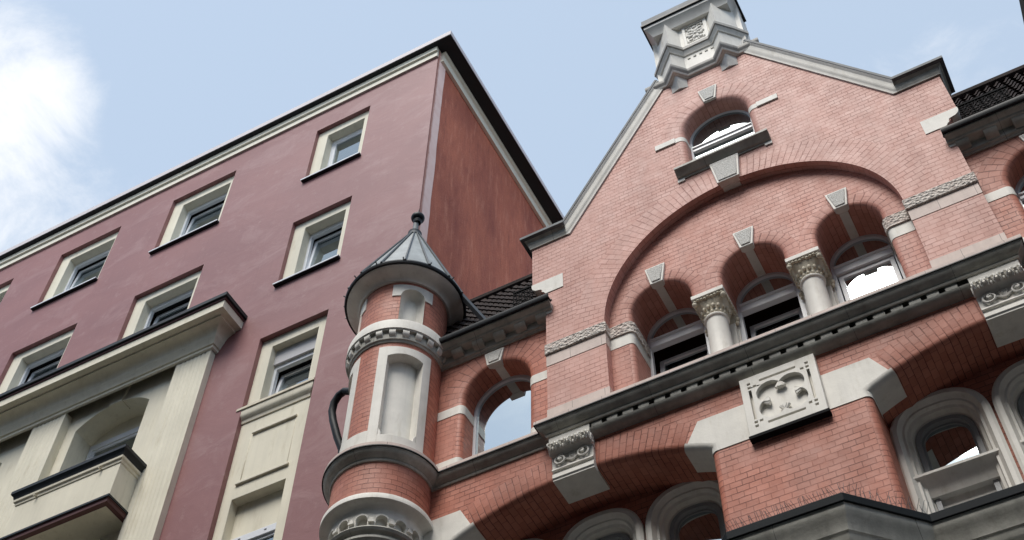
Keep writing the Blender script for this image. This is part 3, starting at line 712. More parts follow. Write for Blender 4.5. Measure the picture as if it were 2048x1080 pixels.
# ---- big lower arches
def low_path(cx): return [(cx + LH, 2.0)] + low_arc(cx, LR, LH) + [(cx - LH, 2.0)]
YD = 0.72
for cx in LOW:
    za = 9.755
    arcp = low_arc(cx, LR, LH, 60)
    pr = bull(LBN, W, YD)
    b = MB(); b.sweep([(cx + LH, 2.0), (cx + LH, za)], pr, side=-1, v0=2.0); b.sweep([(cx - LH, za), (cx - LH, 2.0)], pr, side=-1, v0=2.0)
    b.build('arch_jamb', 'brick', BB)
    ks_ = next(i for i, p in enumerate(arcp) if p[0] < cx + LH - 0.255)
    st = arcp[:ks_ + 1]; rest = arcp[ks_:len(arcp) - ks_]
    MB().sweep(rest, bull(LBN, W, YD, ring=0.37), side=-1).build('wide_arch', 'brick', BB)
    sl = bull(LBN, W - 0.008, YD - 0.22); sl = [(h - 0.006, y) for h, y in sl]
    st2 = [(2 * cx - x, z) for x, z in reversed(st)]
    MB().sweep([(cx + LH, za - 0.0)] + st, sl, side=-1).build('springer_soffit', 'stone', BB)
    MB().sweep(st2 + [(cx - LH, za - 0.0)], sl, side=-1).build('springer_soffit', 'stone', BB)
    MB().sweep(st, [(0.001, YD - 0.3), (0.001, YD)], side=-1).build('arch_brick', 'brick', BB); MB().sweep(st2, [(0.001, YD - 0.3), (0.001, YD)], side=-1).build('arch_brick', 'brick', BB)
    # springer faces
    for s in (1, -1):
        ed = [p for p in low_arc(cx, LR + LBN - 0.006, LH + LBN - 0.006, 60) if p[0] * s >= (cx + s * (LH - 0.258)) * s]
        if s == 1: ed = list(reversed(ed))
        far = {(-1, 0): -6.20, (1, 0): -2.222, (-1, 1): -1.388, (1, 1): 2.9}[(s, LOW.index(cx))]
        e0, e1 = ed[0], ed[-1]
        poly = list(ed) + [(e1[0], za), (far, za), (far, 10.27), (e0[0] + s * 0.14, 10.27)]
        MB().prism(poly, W - 0.008, W + 0.05).build('springer', 'stone', BB)
    # infill behind with three arched lights
    ce = [cx - 1.035, cx, cx + 1.035]
    inf = [(cx - LH, 2.0), (cx + LH, 2.0)] + low_arc(cx, LR, LH, 36)
    hl = []
    def light(c, o):
        # three-centred arch outline
        hw = 0.475 + o; pts = [(c - hw, 8.0)]
        for i in range(25):
            t = math.pi - math.pi * i / 24
            pts.append((c + hw * (abs(math.cos(t)) ** 0.80) * (1 if math.cos(t) > 0 else -1), 9.56 + (0.47 + o) * (abs(math.sin(t)) ** 0.88)))
        pts.append((c + hw, 8.0)); return pts
    MB().prism(inf, YD, YD + 0.05, [light(c, -0.09) for c in ce]).build('arch_infill', 'brick', BB)
    for c in ce:
        # moulded stone surround stepping inwards
        prof = [(0.03, YD + 0.0), (0.03, YD - 0.055), (0.0, YD - 0.075), (-0.045, YD - 0.075), (-0.055, YD - 0.045), (-0.075, YD - 0.025), (-0.080, YD - 0.014), (-0.105, YD - 0.012), (-0.115, YD + 0.035), (-0.145, YD + 0.05), (-0.150, YD + 0.12), (-0.165, YD + 0.13), (-0.17, YD + 0.22)]
        su = MB().sweep(light(c, 0.0), prof, side=1).build('window_surround', 'stone', BB)
        MB().sweep(light(c, -0.17), [(0.0, YD + 0.12), (-0.05, YD + 0.12), (-0.05, YD + 0.17), (-0.075, YD + 0.17), (-0.075, YD + 0.24)], side=1).build('window_frame', 'grey_frame', su)
        MB().prism(light(c, -0.20), YD + 0.185, YD + 0.195).build('pane', 'glass', su)
        x0, x1 = c - 0.335, c + 0.335
        MB().hsweep([(x0 - 0.10, YD + 0.09), (x1 + 0.10, YD + 0.09)], [(-0.13, 8.86), (0.0, 8.86), (0.02, 8.91), (0.035, 8.95), (0.10, 9.03), (0.13, 9.045), (0.13, 9.075), (-0.13, 9.09)]).build('transom', 'stone', su)
        MB().box(x0, x1, YD + 0.165, YD + 0.175, 8.76, 8.95).build('transom_back', 'stone', su)
        q = MB()                                           # bird grille low in the window
        q.box(x0 + 0.08, x1 - 0.08, YD + 0.14, YD + 0.15, 8.66, 8.67); q.box(x0 + 0.08, x1 - 0.08, YD + 0.14, YD + 0.15, 8.58, 8.586)
        for i in range(9): q.box(x0 + 0.1 + i * 0.058, x0 + 0.104 + i * 0.058, YD + 0.14, YD + 0.146, 8.2, 8.67)
        q.build('bird_grille', 'grey_frame', su)

# ---- quatrefoil plaque on the middle pier
px, pz = -1.806, 10.138
def quatrefoil():
    pts = []; r = 0.145; d = 0.150
    for k in range(4):
        ca = R(45 + 90 * k); c = (d * math.cos(ca) * 1.1, d * math.sin(ca) * 1.1)
        a0, a1 = 45 + 90 * k - 128, 45 + 90 * k + 128
        pts += [(px + c[0] + r * math.cos(R(a0 + (a1 - a0) * i / 20)), pz + c[1] + r * math.sin(R(a0 + (a1 - a0) * i / 20))) for i in range(21)]
    return pts
MB().box(px - 0.416, px + 0.416, W - 0.022, W + 0.02, 9.705, 10.565).build('plaque', 'stone', BB)
plq = bpy.data.objects['plaque']
s_ = [rect(px - 0.20, px + 0.20, pz + 0.305, pz + 0.335), rect(px - 0.20, px + 0.20, pz - 0.335, pz - 0.305), rect(px - 0.335, px - 0.305, pz - 0.22, pz + 0.22), rect(px + 0.305, px + 0.335, pz - 0.22, pz + 0.22)]
for sx in (-1, 1):
    for sz in (-1, 1):
        for ox, oz in ((0.32, 0.32), (0.32, 0.262), (0.262, 0.262)): s_.append(rect(px + sx * ox - 0.018, px + sx * ox + 0.018, pz + sz * oz - 0.015, pz + sz * oz + 0.015))
MB().prism(rect(px - 0.414, px + 0.414, 9.708, 10.562), W - 0.075, W - 0.02, [quatrefoil()] + s_).build('tracery', 'stone', plq, bevel=0.004)
for k in range(4):
    b = MB(); a = R(90 * k)
    for s in (-1, 1):
        c = (px + 0.180 * math.cos(a) - s * 0.020 * math.sin(a), pz + 0.180 * math.sin(a) + s * 0.020 * math.cos(a))
        d = Vector((math.cos(a) * 0.8 - s * 0.5 * math.sin(a) * -1, 0, math.sin(a) * 0.8 + s * 0.5 * math.cos(a) * -1)).normalized()
        b.tube([(c[0] - d.x * 0.045, W - 0.05, c[1] - d.z * 0.045), (c[0] + d.x * 0.045, W - 0.05, c[1] + d.z * 0.045)], [0.022, 0.020], 6)
    b.build('cusp', 'stone', plq)
MB().box(px - 0.425, px + 0.425, W - 0.080, W, 9.668, 9.704).build('plaque_sill', 'mesh_black', plq)

# ---- eaves of the two bays
def eaves(x0, x1, gx0, gx1):
    e = MB(); pth = [(x0, W), (x1, W)]
    e.hsweep(pth, [(-0.02, 12.88), (0.02, 12.88), (0.03, 12.905), (0.055, 12.915), (0.062, 12.935), (0.062, 13.03), (0.16, 13.032), (0.175, 13.04), (0.185, 13.07), (0.225, 13.095), (0.24, 13.11), (0.24, 13.13), (-0.02, 13.13)])
    ev = e.build('eaves_cornice', 'stone_grey', BB)
    return ev
evl = eaves(-6.2, -4.36, 0, 0)
evr = eaves(0.735, 6.0, 0, 0)
mod_prof = [(0.066, 13.029), (-0.028, 13.029), (-0.030, 13.010), (-0.012, 12.975), (0.030, 12.945), (0.068, 12.940)]
for xs, ev in (([-5.74, -5.435, -5.13, -4.825, -4.52], evl), ([0.89 + 0.325 * i for i in range(15)], evr)):
    for x in xs: MB().xprism(mod_prof, x - 0.075, x + 0.075).build('modillion', 'stone_grey', ev, bevel=0.003)
for x0, x1, ev in ((-6.3, -4.345, evl), (0.725, 6.0, evr)):
    b = MB(); b.xprism([(-0.165, 13.19), (-0.165, 13.155), (-0.150, 13.125), (-0.115, 13.131), (-0.06, 13.131), (-0.04, 13.19), (-0.06, 13.19), (-0.07, 13.145), (-0.145, 13.145), (-0.150, 13.19)], x0, x1)
    b.build('gutter', 'black_metal', ev)
    
MB().box(-4.46, -4.372, -0.012, 0.02, 12.99, 13.12).build('eaves_stop', 'stone', evl); MB().box(0.745, 0.83, -0.012, 0.02, 12.99, 13.12).build('eaves_stop', 'stone', evr)
# tiled roofs over the bays: pantiles as real relief
def tiles(x0, x1, ya, za, yb, zb, name):
    b = MB(); L = math.hypot(yb - ya, zb - za); rows = int(L / 0.21); tw = 0.13; nx = int((x1 - x0) / tw * 6)
    uy, uz = (yb - ya) / L, (zb - za) / L; ny, nz = -uz, uy
    for r in range(rows):
        s0, s1 = r * 0.21, r * 0.21 + 0.235; g = []
        for s, lift in ((s0, -0.005), (s0, 0.030), (s1, 0.006)):
            row = []
            for i in range(nx + 1):
                x = x0 + (x1 - x0) * i / nx; ph = (x - x0) / tw * 2 * math.pi
                w = 0.015 * math.sin(ph) + 0.010 * max(0, math.sin(ph + 0.8)); h = lift + w if lift > 0 else lift
                row.append((x, ya + uy * s + ny * h, za + uz * s + nz * h))
            g.append(row)
        b.quadgrid(g, lambda i, j: (j * 0.03, i * 0.3), None)
    rf = b.build(name, 'tile', BB, sharp=50)
    MB().tube([(x0, yb, zb), (x1, yb, zb)], 0.09, 10).build('ridge_tiles', 'tile', rf)
    bb = MB(); bb.xprism([(ya + 0.03, za - 0.03), (yb + 0.04, zb - 0.06), (yb + 3.5, za - 0.03)], x0, x1); bb.build('roof_core', 'tile', rf)
    return rf
RY0, RZ0, RY1, RZ1 = -0.05, 13.17, 0.97, 15.36
rl = tiles(-7.10, -4.66, RY0, RZ0, RY1, RZ1, 'tiled_roof'); rr = tiles(1.03, 6.0, RY0, RZ0, RY1, RZ1, 'tiled_roof')
# snow guards
for x0, x1, rf in ((1.03, 1.62, rr), (-4.96, -4.66, rl)):
    b = MB(); y = 0.06; b.box(x0, x1, y - 0.012, y + 0.012, 13.80, 13.83)
    for i in range(int((x1 - x0) / 0.04) + 1): b.box(x0 + i * 0.04, x0 + i * 0.04 + 0.010, y - 0.004, y + 0.004, 13.22, 13.80)
    for i in range(12): b.box(x0, x1, y - 0.008, y - 0.0045, 13.26 + i * 0.045, 13.272 + i * 0.045)
    b.build('snow_guard', 'mesh_black', rf)

# ---- corner turret
TX, TY, TR = -6.60, -0.05, 0.59
F1, F2 = 44.5, -53.0                                     # directions of the two faces with panels
b = MB()
def brick_seg(mb, a0, a1, z0, z1, n=16): mb.cyl(TX, TY, TR, TR - 0.06, a0, a1, z0, z1, n, sides=True)
brick_seg(b, -180, 180, 10.18, 10.78, 64)
for a0, a1, z0, z1 in ((-180, F2 - 34.4, 10.95, 12.90), (F2 + 34.4, F1 - 34.4, 11.27, 12.90), (F1 + 34.4, 180, 11.0, 12.90), (F2 - 34.4, F2 + 34.4, 12.80, 12.90), (F1 - 34.4, F1 + 34.4, 12.80, 12.90)): brick_seg(b, a0, a1, z0, z1)
for a0, a1, z0, z1 in ((-180, F2 - 16, 13.1, 14.2), (F2 + 16, F1 - 16, 13.1, 14.2), (F1 + 16, 180, 13.1, 14.2), (F2 - 16, F2 + 16, 14.08, 14.2), (F1 - 16, F1 + 16, 14.08, 14.2)): brick_seg(b, a0, a1, z0, z1)
tur = b.build('turret', 'brick', BB)
bk = MB().lathe(TX, TY, [(0.46, 10.2), (0.46, 14.2)], n=64).build('niche_back', 'stone', tur)
for F in (F1, F2):
    b = MB(); ro, ri = TR + 0.012, 0.455; HO, HI = 34.4, 22.5
    ztop = lambda a: 12.80 - 0.00 * (a - F) ** 2
    zarch = lambda a: 12.665 - 0.050 * ((a - F) / HI) ** 2
    b.cyl(TX, TY, ro, ri, F - HO, F - HI, 10.95, 12.80, 8); b.cyl(TX, TY, ro, ri, F + HI, F + HO, 10.95, 12.80, 8)
    b.cyl(TX, TY, ro, ri, F - HI, F + HI, zarch, 12.80, 20, sides=False); b.cyl(TX, TY, ro, ri, F - HI, F + HI, 10.95, 11.18, 16, sides=False)
    for s in (-1, 1):                                   # small stops at the foot of the reveal
        b.cyl(TX, TY, ro - 0.004, ri, F + s * HI, F + s * (HI - 3.5), 11.17, lambda a, s=s: 11.30 - abs(a - (F + s * HI)) * 0.02, 4)
    b.build('blind_window', 'stone', tur, bevel=0.004)
    # upper niche: arched hood, rounded brick sides, curved back
    b = MB(); h = 27.2; op = 16.0
    def zn(a):
        d = abs(a - F); return 13.87 if d > op else 13.87 + 0.155 * math.sqrt(max(0, 1 - (d / op) ** 2))
    b.cyl(TX, TY, ro, ri, F - h, F - op, 13.87, 14.11, 6); b.cyl(TX, TY, ro, ri, F + op, F + h, 13.87, 14.11, 6)
    b.cyl(TX, TY, ro, ri, F - op, F + op, zn, 14.11, 32, sides=False)
    b.build('niche_hood', 'stone', tur)
    b = MB(); nx, ny = TX + TR * math.sin(R(F)), TY - TR * math.cos(R(F)); hw = TR * math.sin(R(op))
    # concave niche shell
    prof = []
    rows = []
    for i in range(17):
        t = R(180 * i / 16); rows.append([(nx + hw * math.cos(t) * math.cos(R(F)) - hw * 1.0 * math.sin(t) * math.sin(R(F)), ny + hw * math.cos(t) * math.sin(R(F)) + hw * 1.0 * math.sin(t) * math.cos(R(F)), z) for z in (13.15, 13.86)])
    b.quadgrid(rows, lambda i, j: (i, j), None)
    dome = []
    for j in range(9):
        e = R(90 * j / 8); dome.append([(nx + hw * math.cos(e) * (math.cos(R(180 * i / 16)) * math.cos(R(F)) - math.sin(R(180 * i / 16)) * math.sin(R(F))), ny + hw * math.cos(e) * (math.cos(R(180 * i / 16)) * math.sin(R(F)) + math.sin(R(180 * i / 16)) * math.cos(R(F))), 13.86 + 0.17 * math.sin(e)) for i in range(17)])
    b.quadgrid(dome, lambda i, j: (i, j), None)
    b.build('niche', 'stone', tur)
# plain base band, mouldings and rings
MB().cyl(TX, TY, TR + 0.012, TR - 0.02, F2 + 34.3, F1 - 34.3, 10.93, 11.27, 16).build('base_band', 'stone', tur, bevel=0.004)
MB().cyl(TX, TY, TR + 0.012, TR - 0.02, F1 + 34.3, 120, 10.93, 11.10, 12).build('base_band', 'stone', tur, bevel=0.004)
MB().lathe(TX, TY, [(TR + o, z) for o, z in PROF] , n=96).build('ring_moulding', 'stone_grey', tur)
MB().lathe(TX, TY, [(TR + o, z) for o, z in TOPW], n=96).build('ring_ledge', 'stone_pink', tur)
MB().lathe(TX, TY, [(TR + 0.1122, 10.8795), (TR + 0.1268, 10.8795), (TR + 0.1268, 10.8935), (TR + 0.1122, 10.8935)], n=96).build('ring_flashing', 'black_metal', tur)
# modillion ring
MB().lathe(TX, TY, [(TR - 0.02, 12.88), (TR + 0.015, 12.885), (TR + 0.025, 12.915), (TR + 0.04, 12.92), (TR + 0.045, 12.945), (TR + 0.045, 13.05), (TR + 0.082, 13.052), (TR + 0.088, 13.07)], n=96).build('ring_cornice', 'stone_grey', tur)
MB().lathe(TX, TY, [(TR + 0.088, 13.07), (TR + 0.098, 13.075), (TR + 0.094, 13.22), (TR + 0.08, 13.265), (TR - 0.05, 13.275)], n=96).build('ring_top', 'stone', tur)
for k in range(-6, 6):
    a = 36.4 + 4 + k * 15.2; q = MB()
    q.xprism([(-TR - 0.083, 13.05), (-TR - 0.085, 13.02), (-TR - 0.078, 12.99), (-TR - 0.06, 12.965), (-TR - 0.044, 12.955), (-TR - 0.040, 13.05)], -0.042, 0.042)
    MB().add(q, Matrix.Translation((TX, TY, 0)) @ Matrix.Rotation(R(a), 4, 'Z')).build('modillion', 'stone', tur, bevel=0.003)
# roof: eaves moulding, dark rim, standing-seam cone, finial
MB().lathe(TX, TY, [(TR - 0.02, 14.17), (TR + 0.03, 14.172), (TR + 0.035, 14.19), (TR + 0.045, 14.20), (TR + 0.055, 14.212), (TR + 0.09, 14.225), (TR + 0.15, 14.252), (TR + 0.20, 14.275), (TR + 0.215, 14.29), (TR + 0.215, 14.30)], n=96).build('turret_eaves', 'stone', tur)
ER = 0.835
tro = MB().lathe(TX, TY, [(0.70, 14.302), (ER, 14.302), (ER + 0.01, 14.33), (ER, 14.365), (ER - 0.03, 14.375)], n=96).build('turret_rim', 'black_metal', tur)
apex = 16.25; b = MB()
def conr(z): return (ER - 0.015) * (1 - (z - 14.37) / (apex + 0.07 - 14.37))
NS = 16
for i in range(NS):
    a0, a1 = 360 / NS * i + 8, 360 / NS * (i + 1) + 8
    P = [(conr(z) * math.sin(R(a)), -conr(z) * math.cos(R(a)), z) for a, z in ((a0, 14.37), (a1, 14.37), (a1, apex), (a0, apex))]
    b.face([(TX + p[0], TY + p[1], p[2]) for p in P])
b.build('turret_roof', 'zinc_cone', tur, sharp=5)
b = MB()
for i in range(NS):
    a = R(360 / NS * i + 8)
    b.tube([(TX + (conr(z) + 0.012) * math.sin(a), TY - (conr(z) + 0.012) * math.cos(a), z) for z in (14.345, 15.0, 15.6, apex)], [0.018, 0.016, 0.014, 0.010], 6)
b.build('roof_seams', 'zinc_seam', tur)
b = MB(); b.lathe(TX, TY, [(0.10, 16.12), (0.095, 16.18), (0.105, 16.20), (0.07, 16.24), (0.045, 16.32), (0.04, 16.50), (0.0, 16.50)], n=20); b.build('finial_collar', 'zinc', tur)
b = MB(); b.ball((TX + 0.02, TY, 16.62), 0.105, 0.105, 0.085, 16); b.lathe(TX + 0.02, TY, [(0.055, 16.48), (0.07, 16.53), (0.06, 16.56)], n=20); b.tube([(TX + 0.02, TY, 16.68), (TX + 0.02, TY, 16.86)], [0.016, 0.004], 8); b.build('finial', 'black_metal', tur)
# small snow hooks sticking out of the rim
for i in range(14):
    a = R(360 / 14 * i + 3)
    MB().tube([(TX + ER * math.sin(a), TY - ER * math.cos(a), 14.352), (TX + (ER + 0.035) * math.sin(a), TY - (ER + 0.035) * math.cos(a), 14.375)], 0.009, 5).build('rim_hook', 'zinc_seam', tro)
# stay bar from the rim to the bay roof
p0, p1 = Vector((-5.80, 0.13, 14.36)), Vector((-5.27, -0.06, 13.22)); d = (p1 - p0)
MB().tube([p0 - d * 0.05, p1], 0.042, 4).build('stay_bar', 'black_metal', tur)
# corbelled foot with blind arcade
MB().lathe(TX, TY, [(TR - 0.03, 10.20), (TR + 0.055, 10.20), (TR + 0.060, 10.19), (TR + 0.060, 10.125), (TR + 0.045, 10.115), (TR + 0.01, 10.108), (TR - 0.03, 10.095), (TR - 0.055, 10.075), (TR - 0.06, 10.06)], n=96).build('foot_ring', 'stone', tur)
b = MB(); ar = 0.53
ZA = 9.90
for k in range(-8, 8):
    c = 36.4 + 3 + 24 * k
    def zb(a, c=c): d = abs(a - c) / 7.2; return ZA + 0.065 * math.sqrt(max(0, 1 - d * d)) if d < 1 else ZA
    b.cyl(TX, TY, ar, 0.47, c - 7.2, c + 7.2, zb, 10.07, 14, sides=False)
    b.cyl(TX, TY, ar, 0.47, c + 7.2, c + 16.8, 9.79, 10.07, 6)
    def zo(a, c=c): d = abs(a - c) / 9.4; return ZA + 0.087 * math.sqrt(max(0, 1 - d * d))
    b.cyl(TX, TY, ar + 0.014, 0.50, c - 7.2, c + 7.2, zb, zo, 14, sides=False)
    b.cyl(TX, TY, ar + 0.03, 0.50, c + 8.5, c + 15.5, 9.855, 9.885, 4)
    b.cyl(TX, TY, ar + 0.02, 0.50, c + 10, c + 14, 9.885, 9.925, 3)
b.lathe(TX, TY, [(0.475, 9.5), (0.475, 10.07)], n=64)
b.build('blind_arcade', 'stone', tur)
MB().lathe(TX, TY, [(0.47, 9.80), (0.555, 9.80), (0.565, 9.78), (0.545, 9.75), (0.50, 9.735), (0.49, 9.71), (0.52, 9.70), (0.52, 9.67), (0.44, 9.60), (0.34, 9.2), (0.18, 8.7), (0.0, 8.5)], n=72).build('turret_foot', 'stone_grey', tur)
# rain pipe: swan neck out of the blind window, then down behind the turret ring
a = R(-66)
q0 = Vector((TX + 0.50 * math.sin(a), TY - 0.50 * math.cos(a), 12.63))
ptsP = [q0]
pd = [(-7.277, -0.10, 12.93), (-7.40, -0.08, 13.02), (-7.50, -0.06, 13.01), (-7.575, -0.04, 12.92), (-7.60, -0.02, 12.78), (-7.575, 0.0, 12.62), (-7.49, 0.04, 12.30), (-7.43, 0.10, 12.10), (-7.42, 0.12, 11.9), (-7.42, 0.12, 6.0)]
pp = [Vector((-7.08, -0.12, 12.86))] + [Vector(p) for p in pd]
pipe = MB().tube(pp, 0.052, 14).build('rain_pipe', 'black_metal'); pipe['label'] = 'black swan neck rain pipe bending out of the brick corner turret'; pipe['category'] = 'pipe'

# ---- oriel roof with metal edge, moulding, parapet and bird spikes
op = [(-6.0, 0.11), (-3.06, 0.11), (-2.46, -0.50), (-1.39, -0.50), (-0.805, 0.11), (1.9, 0.11)]
ins = 0.15
def inset(path, o):
    mb = MB(); n = len(path); P = [Vector(p) for p in path]; out = []
    for i in range(n):
        d0 = (P[i] - P[i - 1]).normalized() if i > 0 else (P[1] - P[0]).normalized(); d1 = (P[i + 1] - P[i]).normalized() if i < n - 1 else d0
        n0 = Vector((d0.y, -d0.x)); n1 = Vector((d1.y, -d1.x)); bb = (n0 + n1).normalized(); v = P[i] - bb / max(0.3, bb.dot(n0)) * o; out.append((v.x, v.y))
    return out
base = inset(op, ins)
ZR = 8.07
orl = MB().hsweep(base, [(0.0, 7.62), (0.012, 7.63), (0.03, 7.665), (0.04, 7.70), (0.045, 7.72), (0.06, 7.735), (0.075, 7.80), (0.105, 7.86), (0.125, 7.90), (0.135, 7.93), (0.135, 7.985), (-0.2, 7.985), (-0.2, 7.62)], cap=False).build('oriel_cornice', 'stone_grey', BB)
MB().hsweep(base, [(0.137, 7.975), (0.160, 7.975), (0.160, 8.055), (0.150, 8.07), (0.0, 8.09), (0.0, 7.99)], cap=False).build('roof_edge', 'dark_edge', orl)
rp = base + [(1.9, W + 0.7), (-6.0, W + 0.7)]
b = MB(); t = tessellate_polygon([[Vector((p[0], p[1], 0)) for p in rp]])
for f in t: b.face([(rp[i][0], rp[i][1], 8.085) for i in f])
b.build('roof_sheet', 'zinc', orl)
b = MB(); rows = [[(x, y, z) for z in (5.6, 7.63)] for x, y in base]; b.quadgrid(rows, lambda i, j: (i, j), None); b.build('oriel_wall', 'stone_grey', orl)
# parapet tracery panels on each face of the oriel
for i in range(1, 4):
    p, q = Vector(base[i]), Vector(base[i + 1]); L = (q - p).length; ang = math.atan2((q - p).y, (q - p).x)
    n = max(2, round(L / 0.33)); pit = (L - 0.16) / n
    out = rect(0.0, L, 6.9, 7.62); hl = []
    for k in range(n):
        c = 0.08 + pit * (k + 0.5); r = pit / 2 - 0.03
        hl.append([(c - r, 6.95), (c + r, 6.95)] + arc(c, 7.30, r, 0, 180, 14))
        hl.append(rect(c - r * 0.95, c - r * 0.45, 7.44, 7.52)); hl.append(rect(c + r * 0.45, c + r * 0.95, 7.44, 7.52))
    t = MB().prism(out, -0.05, -0.002, hl)
    MB().add(t, Matrix.Translation((p.x, p.y, 0)) @ Matrix.Rotation(ang, 4, 'Z')).build('parapet', 'stone', orl, bevel=0.004)
b = MB(); p, q = Vector(base[4]), Vector(base[5])
for k in range(5):
    c = p.x + 0.42 + k * 0.62
    for s in (1, -1): b.tube([(c + 0.27 * math.cos(R(a)), p.y - 0.03, 7.22 + 0.27 * math.sin(R(a))) for a in range(0, 181, 12)], 0.028, 8)
    b.ball((c + 0.31, p.y - 0.03, 7.40), 0.045, 0.03, 0.09, 8); b.ball((c + 0.31, p.y - 0.03, 7.28), 0.03, 0.03, 0.06, 8)
b.build('parapet', 'stone', orl)
# bird spikes: thin wires on the metal edge
b = MB()
def spikes(p, q, n, lean, cross):
    for k in range(n):
        t = (k + 0.5) / n; x, y = p[0] + (q[0] - p[0]) * t, p[1] + (q[1] - p[1]) * t; dx = (random.uniform(-.03, .03) + (lean if (k % 2 == 0 or not cross) else -lean)); h = random.uniform(0.13, 0.16)
        b.tube([(x, y + 0.03, 8.06), (x + dx, y + 0.03 + random.uniform(-.02, .02), 8.06 + h)], 0.0022, 4)
spikes(op[2], op[3], 46, -0.03, False); spikes(op[3], op[4], 34, 0.035, True)
bs = b.build('bird_spikes', 'zinc_seam'); bs['label'] = 'thin wire bird spikes along the black metal roof edge below the brick pier'; bs['category'] = 'bird spikes'

# ---- steep tiled tower roof of the same house, just in the frame's corner
b = MB().prism([(2.20, 15.2), (3.30, 20.6), (3.52, 21.3), (3.74, 20.6), (4.84, 15.2)], 1.15, 3.4); tw = b.build('tower_roof', 'tile', BB)
MB().sweep([(2.20, 15.2), (3.30, 20.6)], [(0.0, 1.10), (0.06, 1.10), (0.06, 1.40), (0.0, 1.40)], side=1, cap=True).build('verge_board', 'mesh_black', tw)
for k in range(9): MB().box(2.36 + k * 0.2035 * 0.55, 2.40 + k * 0.2035 * 0.55, 1.05, 1.16, 15.9 + k * 0.54, 15.96 + k * 0.54).build('verge_tile', 'tile', tw)

# ================================================================== PLASTER BUILDING (left)
PB = thing('plaster_building', 'mauve plastered apartment house with cream framed square windows, cream balcony bay and flat dark eaves', 'building', (-15.0, 6.0, 0))
FY = 0.70; XR = -7.119  # this building's coordinates come from image pixels, scaled about the camera to this depth
cols = {1: (-9.915, -8.643), 2: (-13.527, -11.910), 3: (-16.544, -14.906), 4: (-19.55, -17.88)}
inn = {1: (-9.676, -8.805), 2: (-13.275, -12.064), 3: (-16.283, -15.061), 4: (-19.3, -18.03)}
rowz = {1: (21.20, 23.184, 22.95), 2: (17.84, 19.821, 19.606)}
hl = [rect(cols[c][0], cols[c][1], rowz[r][0], rowz[r][1]) for r in (1, 2) for c in (1, 2, 3, 4)]
hl.append(rect(-9.970, -8.655, 2.0, 16.469))
fac = [(XR - 0.004, -1.6), (XR - 0.004, 24.2), (-30.0, 24.2), (-30.0, 17.02), (-10.90, 17.02), (-10.90, -1.6)]
MB().prism(list(reversed(fac)), FY, FY + 0.09, hl).build('front_wall', 'mauve', PB)
# body behind
MB().box(-30.0, XR - 0.30, 2.2, 15.0, -1.6, 24.2).build('house_body', 'mauve', PB)
MB().box(XR - 0.30, XR - 0.006, FY + 0.291, 15.0, -1.6, 24.2).build('side_wall', 'redside', PB)
b = MB(); rows = []
for k in range(60):
    z = -1.6 + k * (25.8 / 59); rows.append([(XR + 0.004, FY + 0.002, z), (XR + 0.004, FY + 0.0901, z), (XR + 0.004, FY + 0.290 + random.uniform(-0.012, 0.012), z), (XR - 0.2, FY + 0.295, z), (XR - 0.2, FY + 0.0901, z)])
b.quadgrid(rows, lambda i, j: (i, j), None); b.build('corner_strip', 'pinkstrip', PB)
# eaves
EV = [(0.0, 23.90), (0.045, 23.90), (0.045, 24.05), (0.035, 24.055), (0.035, 24.075), (0.085, 24.085), (0.085, 24.245), (-0.1, 24.245), (-0.1, 23.90)]
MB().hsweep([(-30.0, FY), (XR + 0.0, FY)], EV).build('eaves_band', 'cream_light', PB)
SV = [(0.0, 23.86), (0.06, 23.87), (0.06, 24.10), (0.10, 24.12), (0.10, 24.245), (-0.1, 24.245), (-0.1, 23.86)]
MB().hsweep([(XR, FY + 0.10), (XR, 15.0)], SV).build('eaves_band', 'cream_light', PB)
MB().box(-30.3, -6.752, 0.52, 15.3, 24.247, 24.262).build('eaves_soffit', 'black_metal', PB)
rfm = MB().box(-30.32, -6.745, 0.512, 15.32, 24.2625, 24.42).build('roof_fascia', 'mauve_metal', PB)

def left_window(c, r, tilt, brush=False):
    x0, x1 = cols[c]; i0, i1 = inn[c]; zb, zt, it = rowz[r]; y = FY + 0.0905
    fr = MB().prism(rect(x0 - 0.08, x1 + 0.08, zb - 0.1, zt + 0.08), y, y + 0.19, [rect(i0, i1, zb - 0.05, it)]).build('window_surround', 'cream', PB, bevel=0.004)
    sl = MB(); sl.xprism([(FY - 0.075, zb + 0.035), (FY - 0.075, zb - 0.002), (FY - 0.068, zb - 0.002), (FY - 0.066, zb + 0.026), (y + 0.2, zb + 0.045), (y + 0.2, zb + 0.055)], x0 - 0.03, x1 + 0.02)
    sl.build('window_sill', 'white_frame', fr)
    MB().xprism([(FY - 0.064, zb + 0.024), (FY - 0.064, zb - 0.012), (FY + 0.05, zb - 0.012), (FY + 0.05, zb + 0.036)], x0 - 0.025, x1 + 0.015).build('sill_underside', 'black_metal', fr)  # black underside: shade below the sill put into the colour
    gy = y + 0.175
    sash_window(fr, i0, i1, zb - 0.05, it, gy, tilt)
    return fr

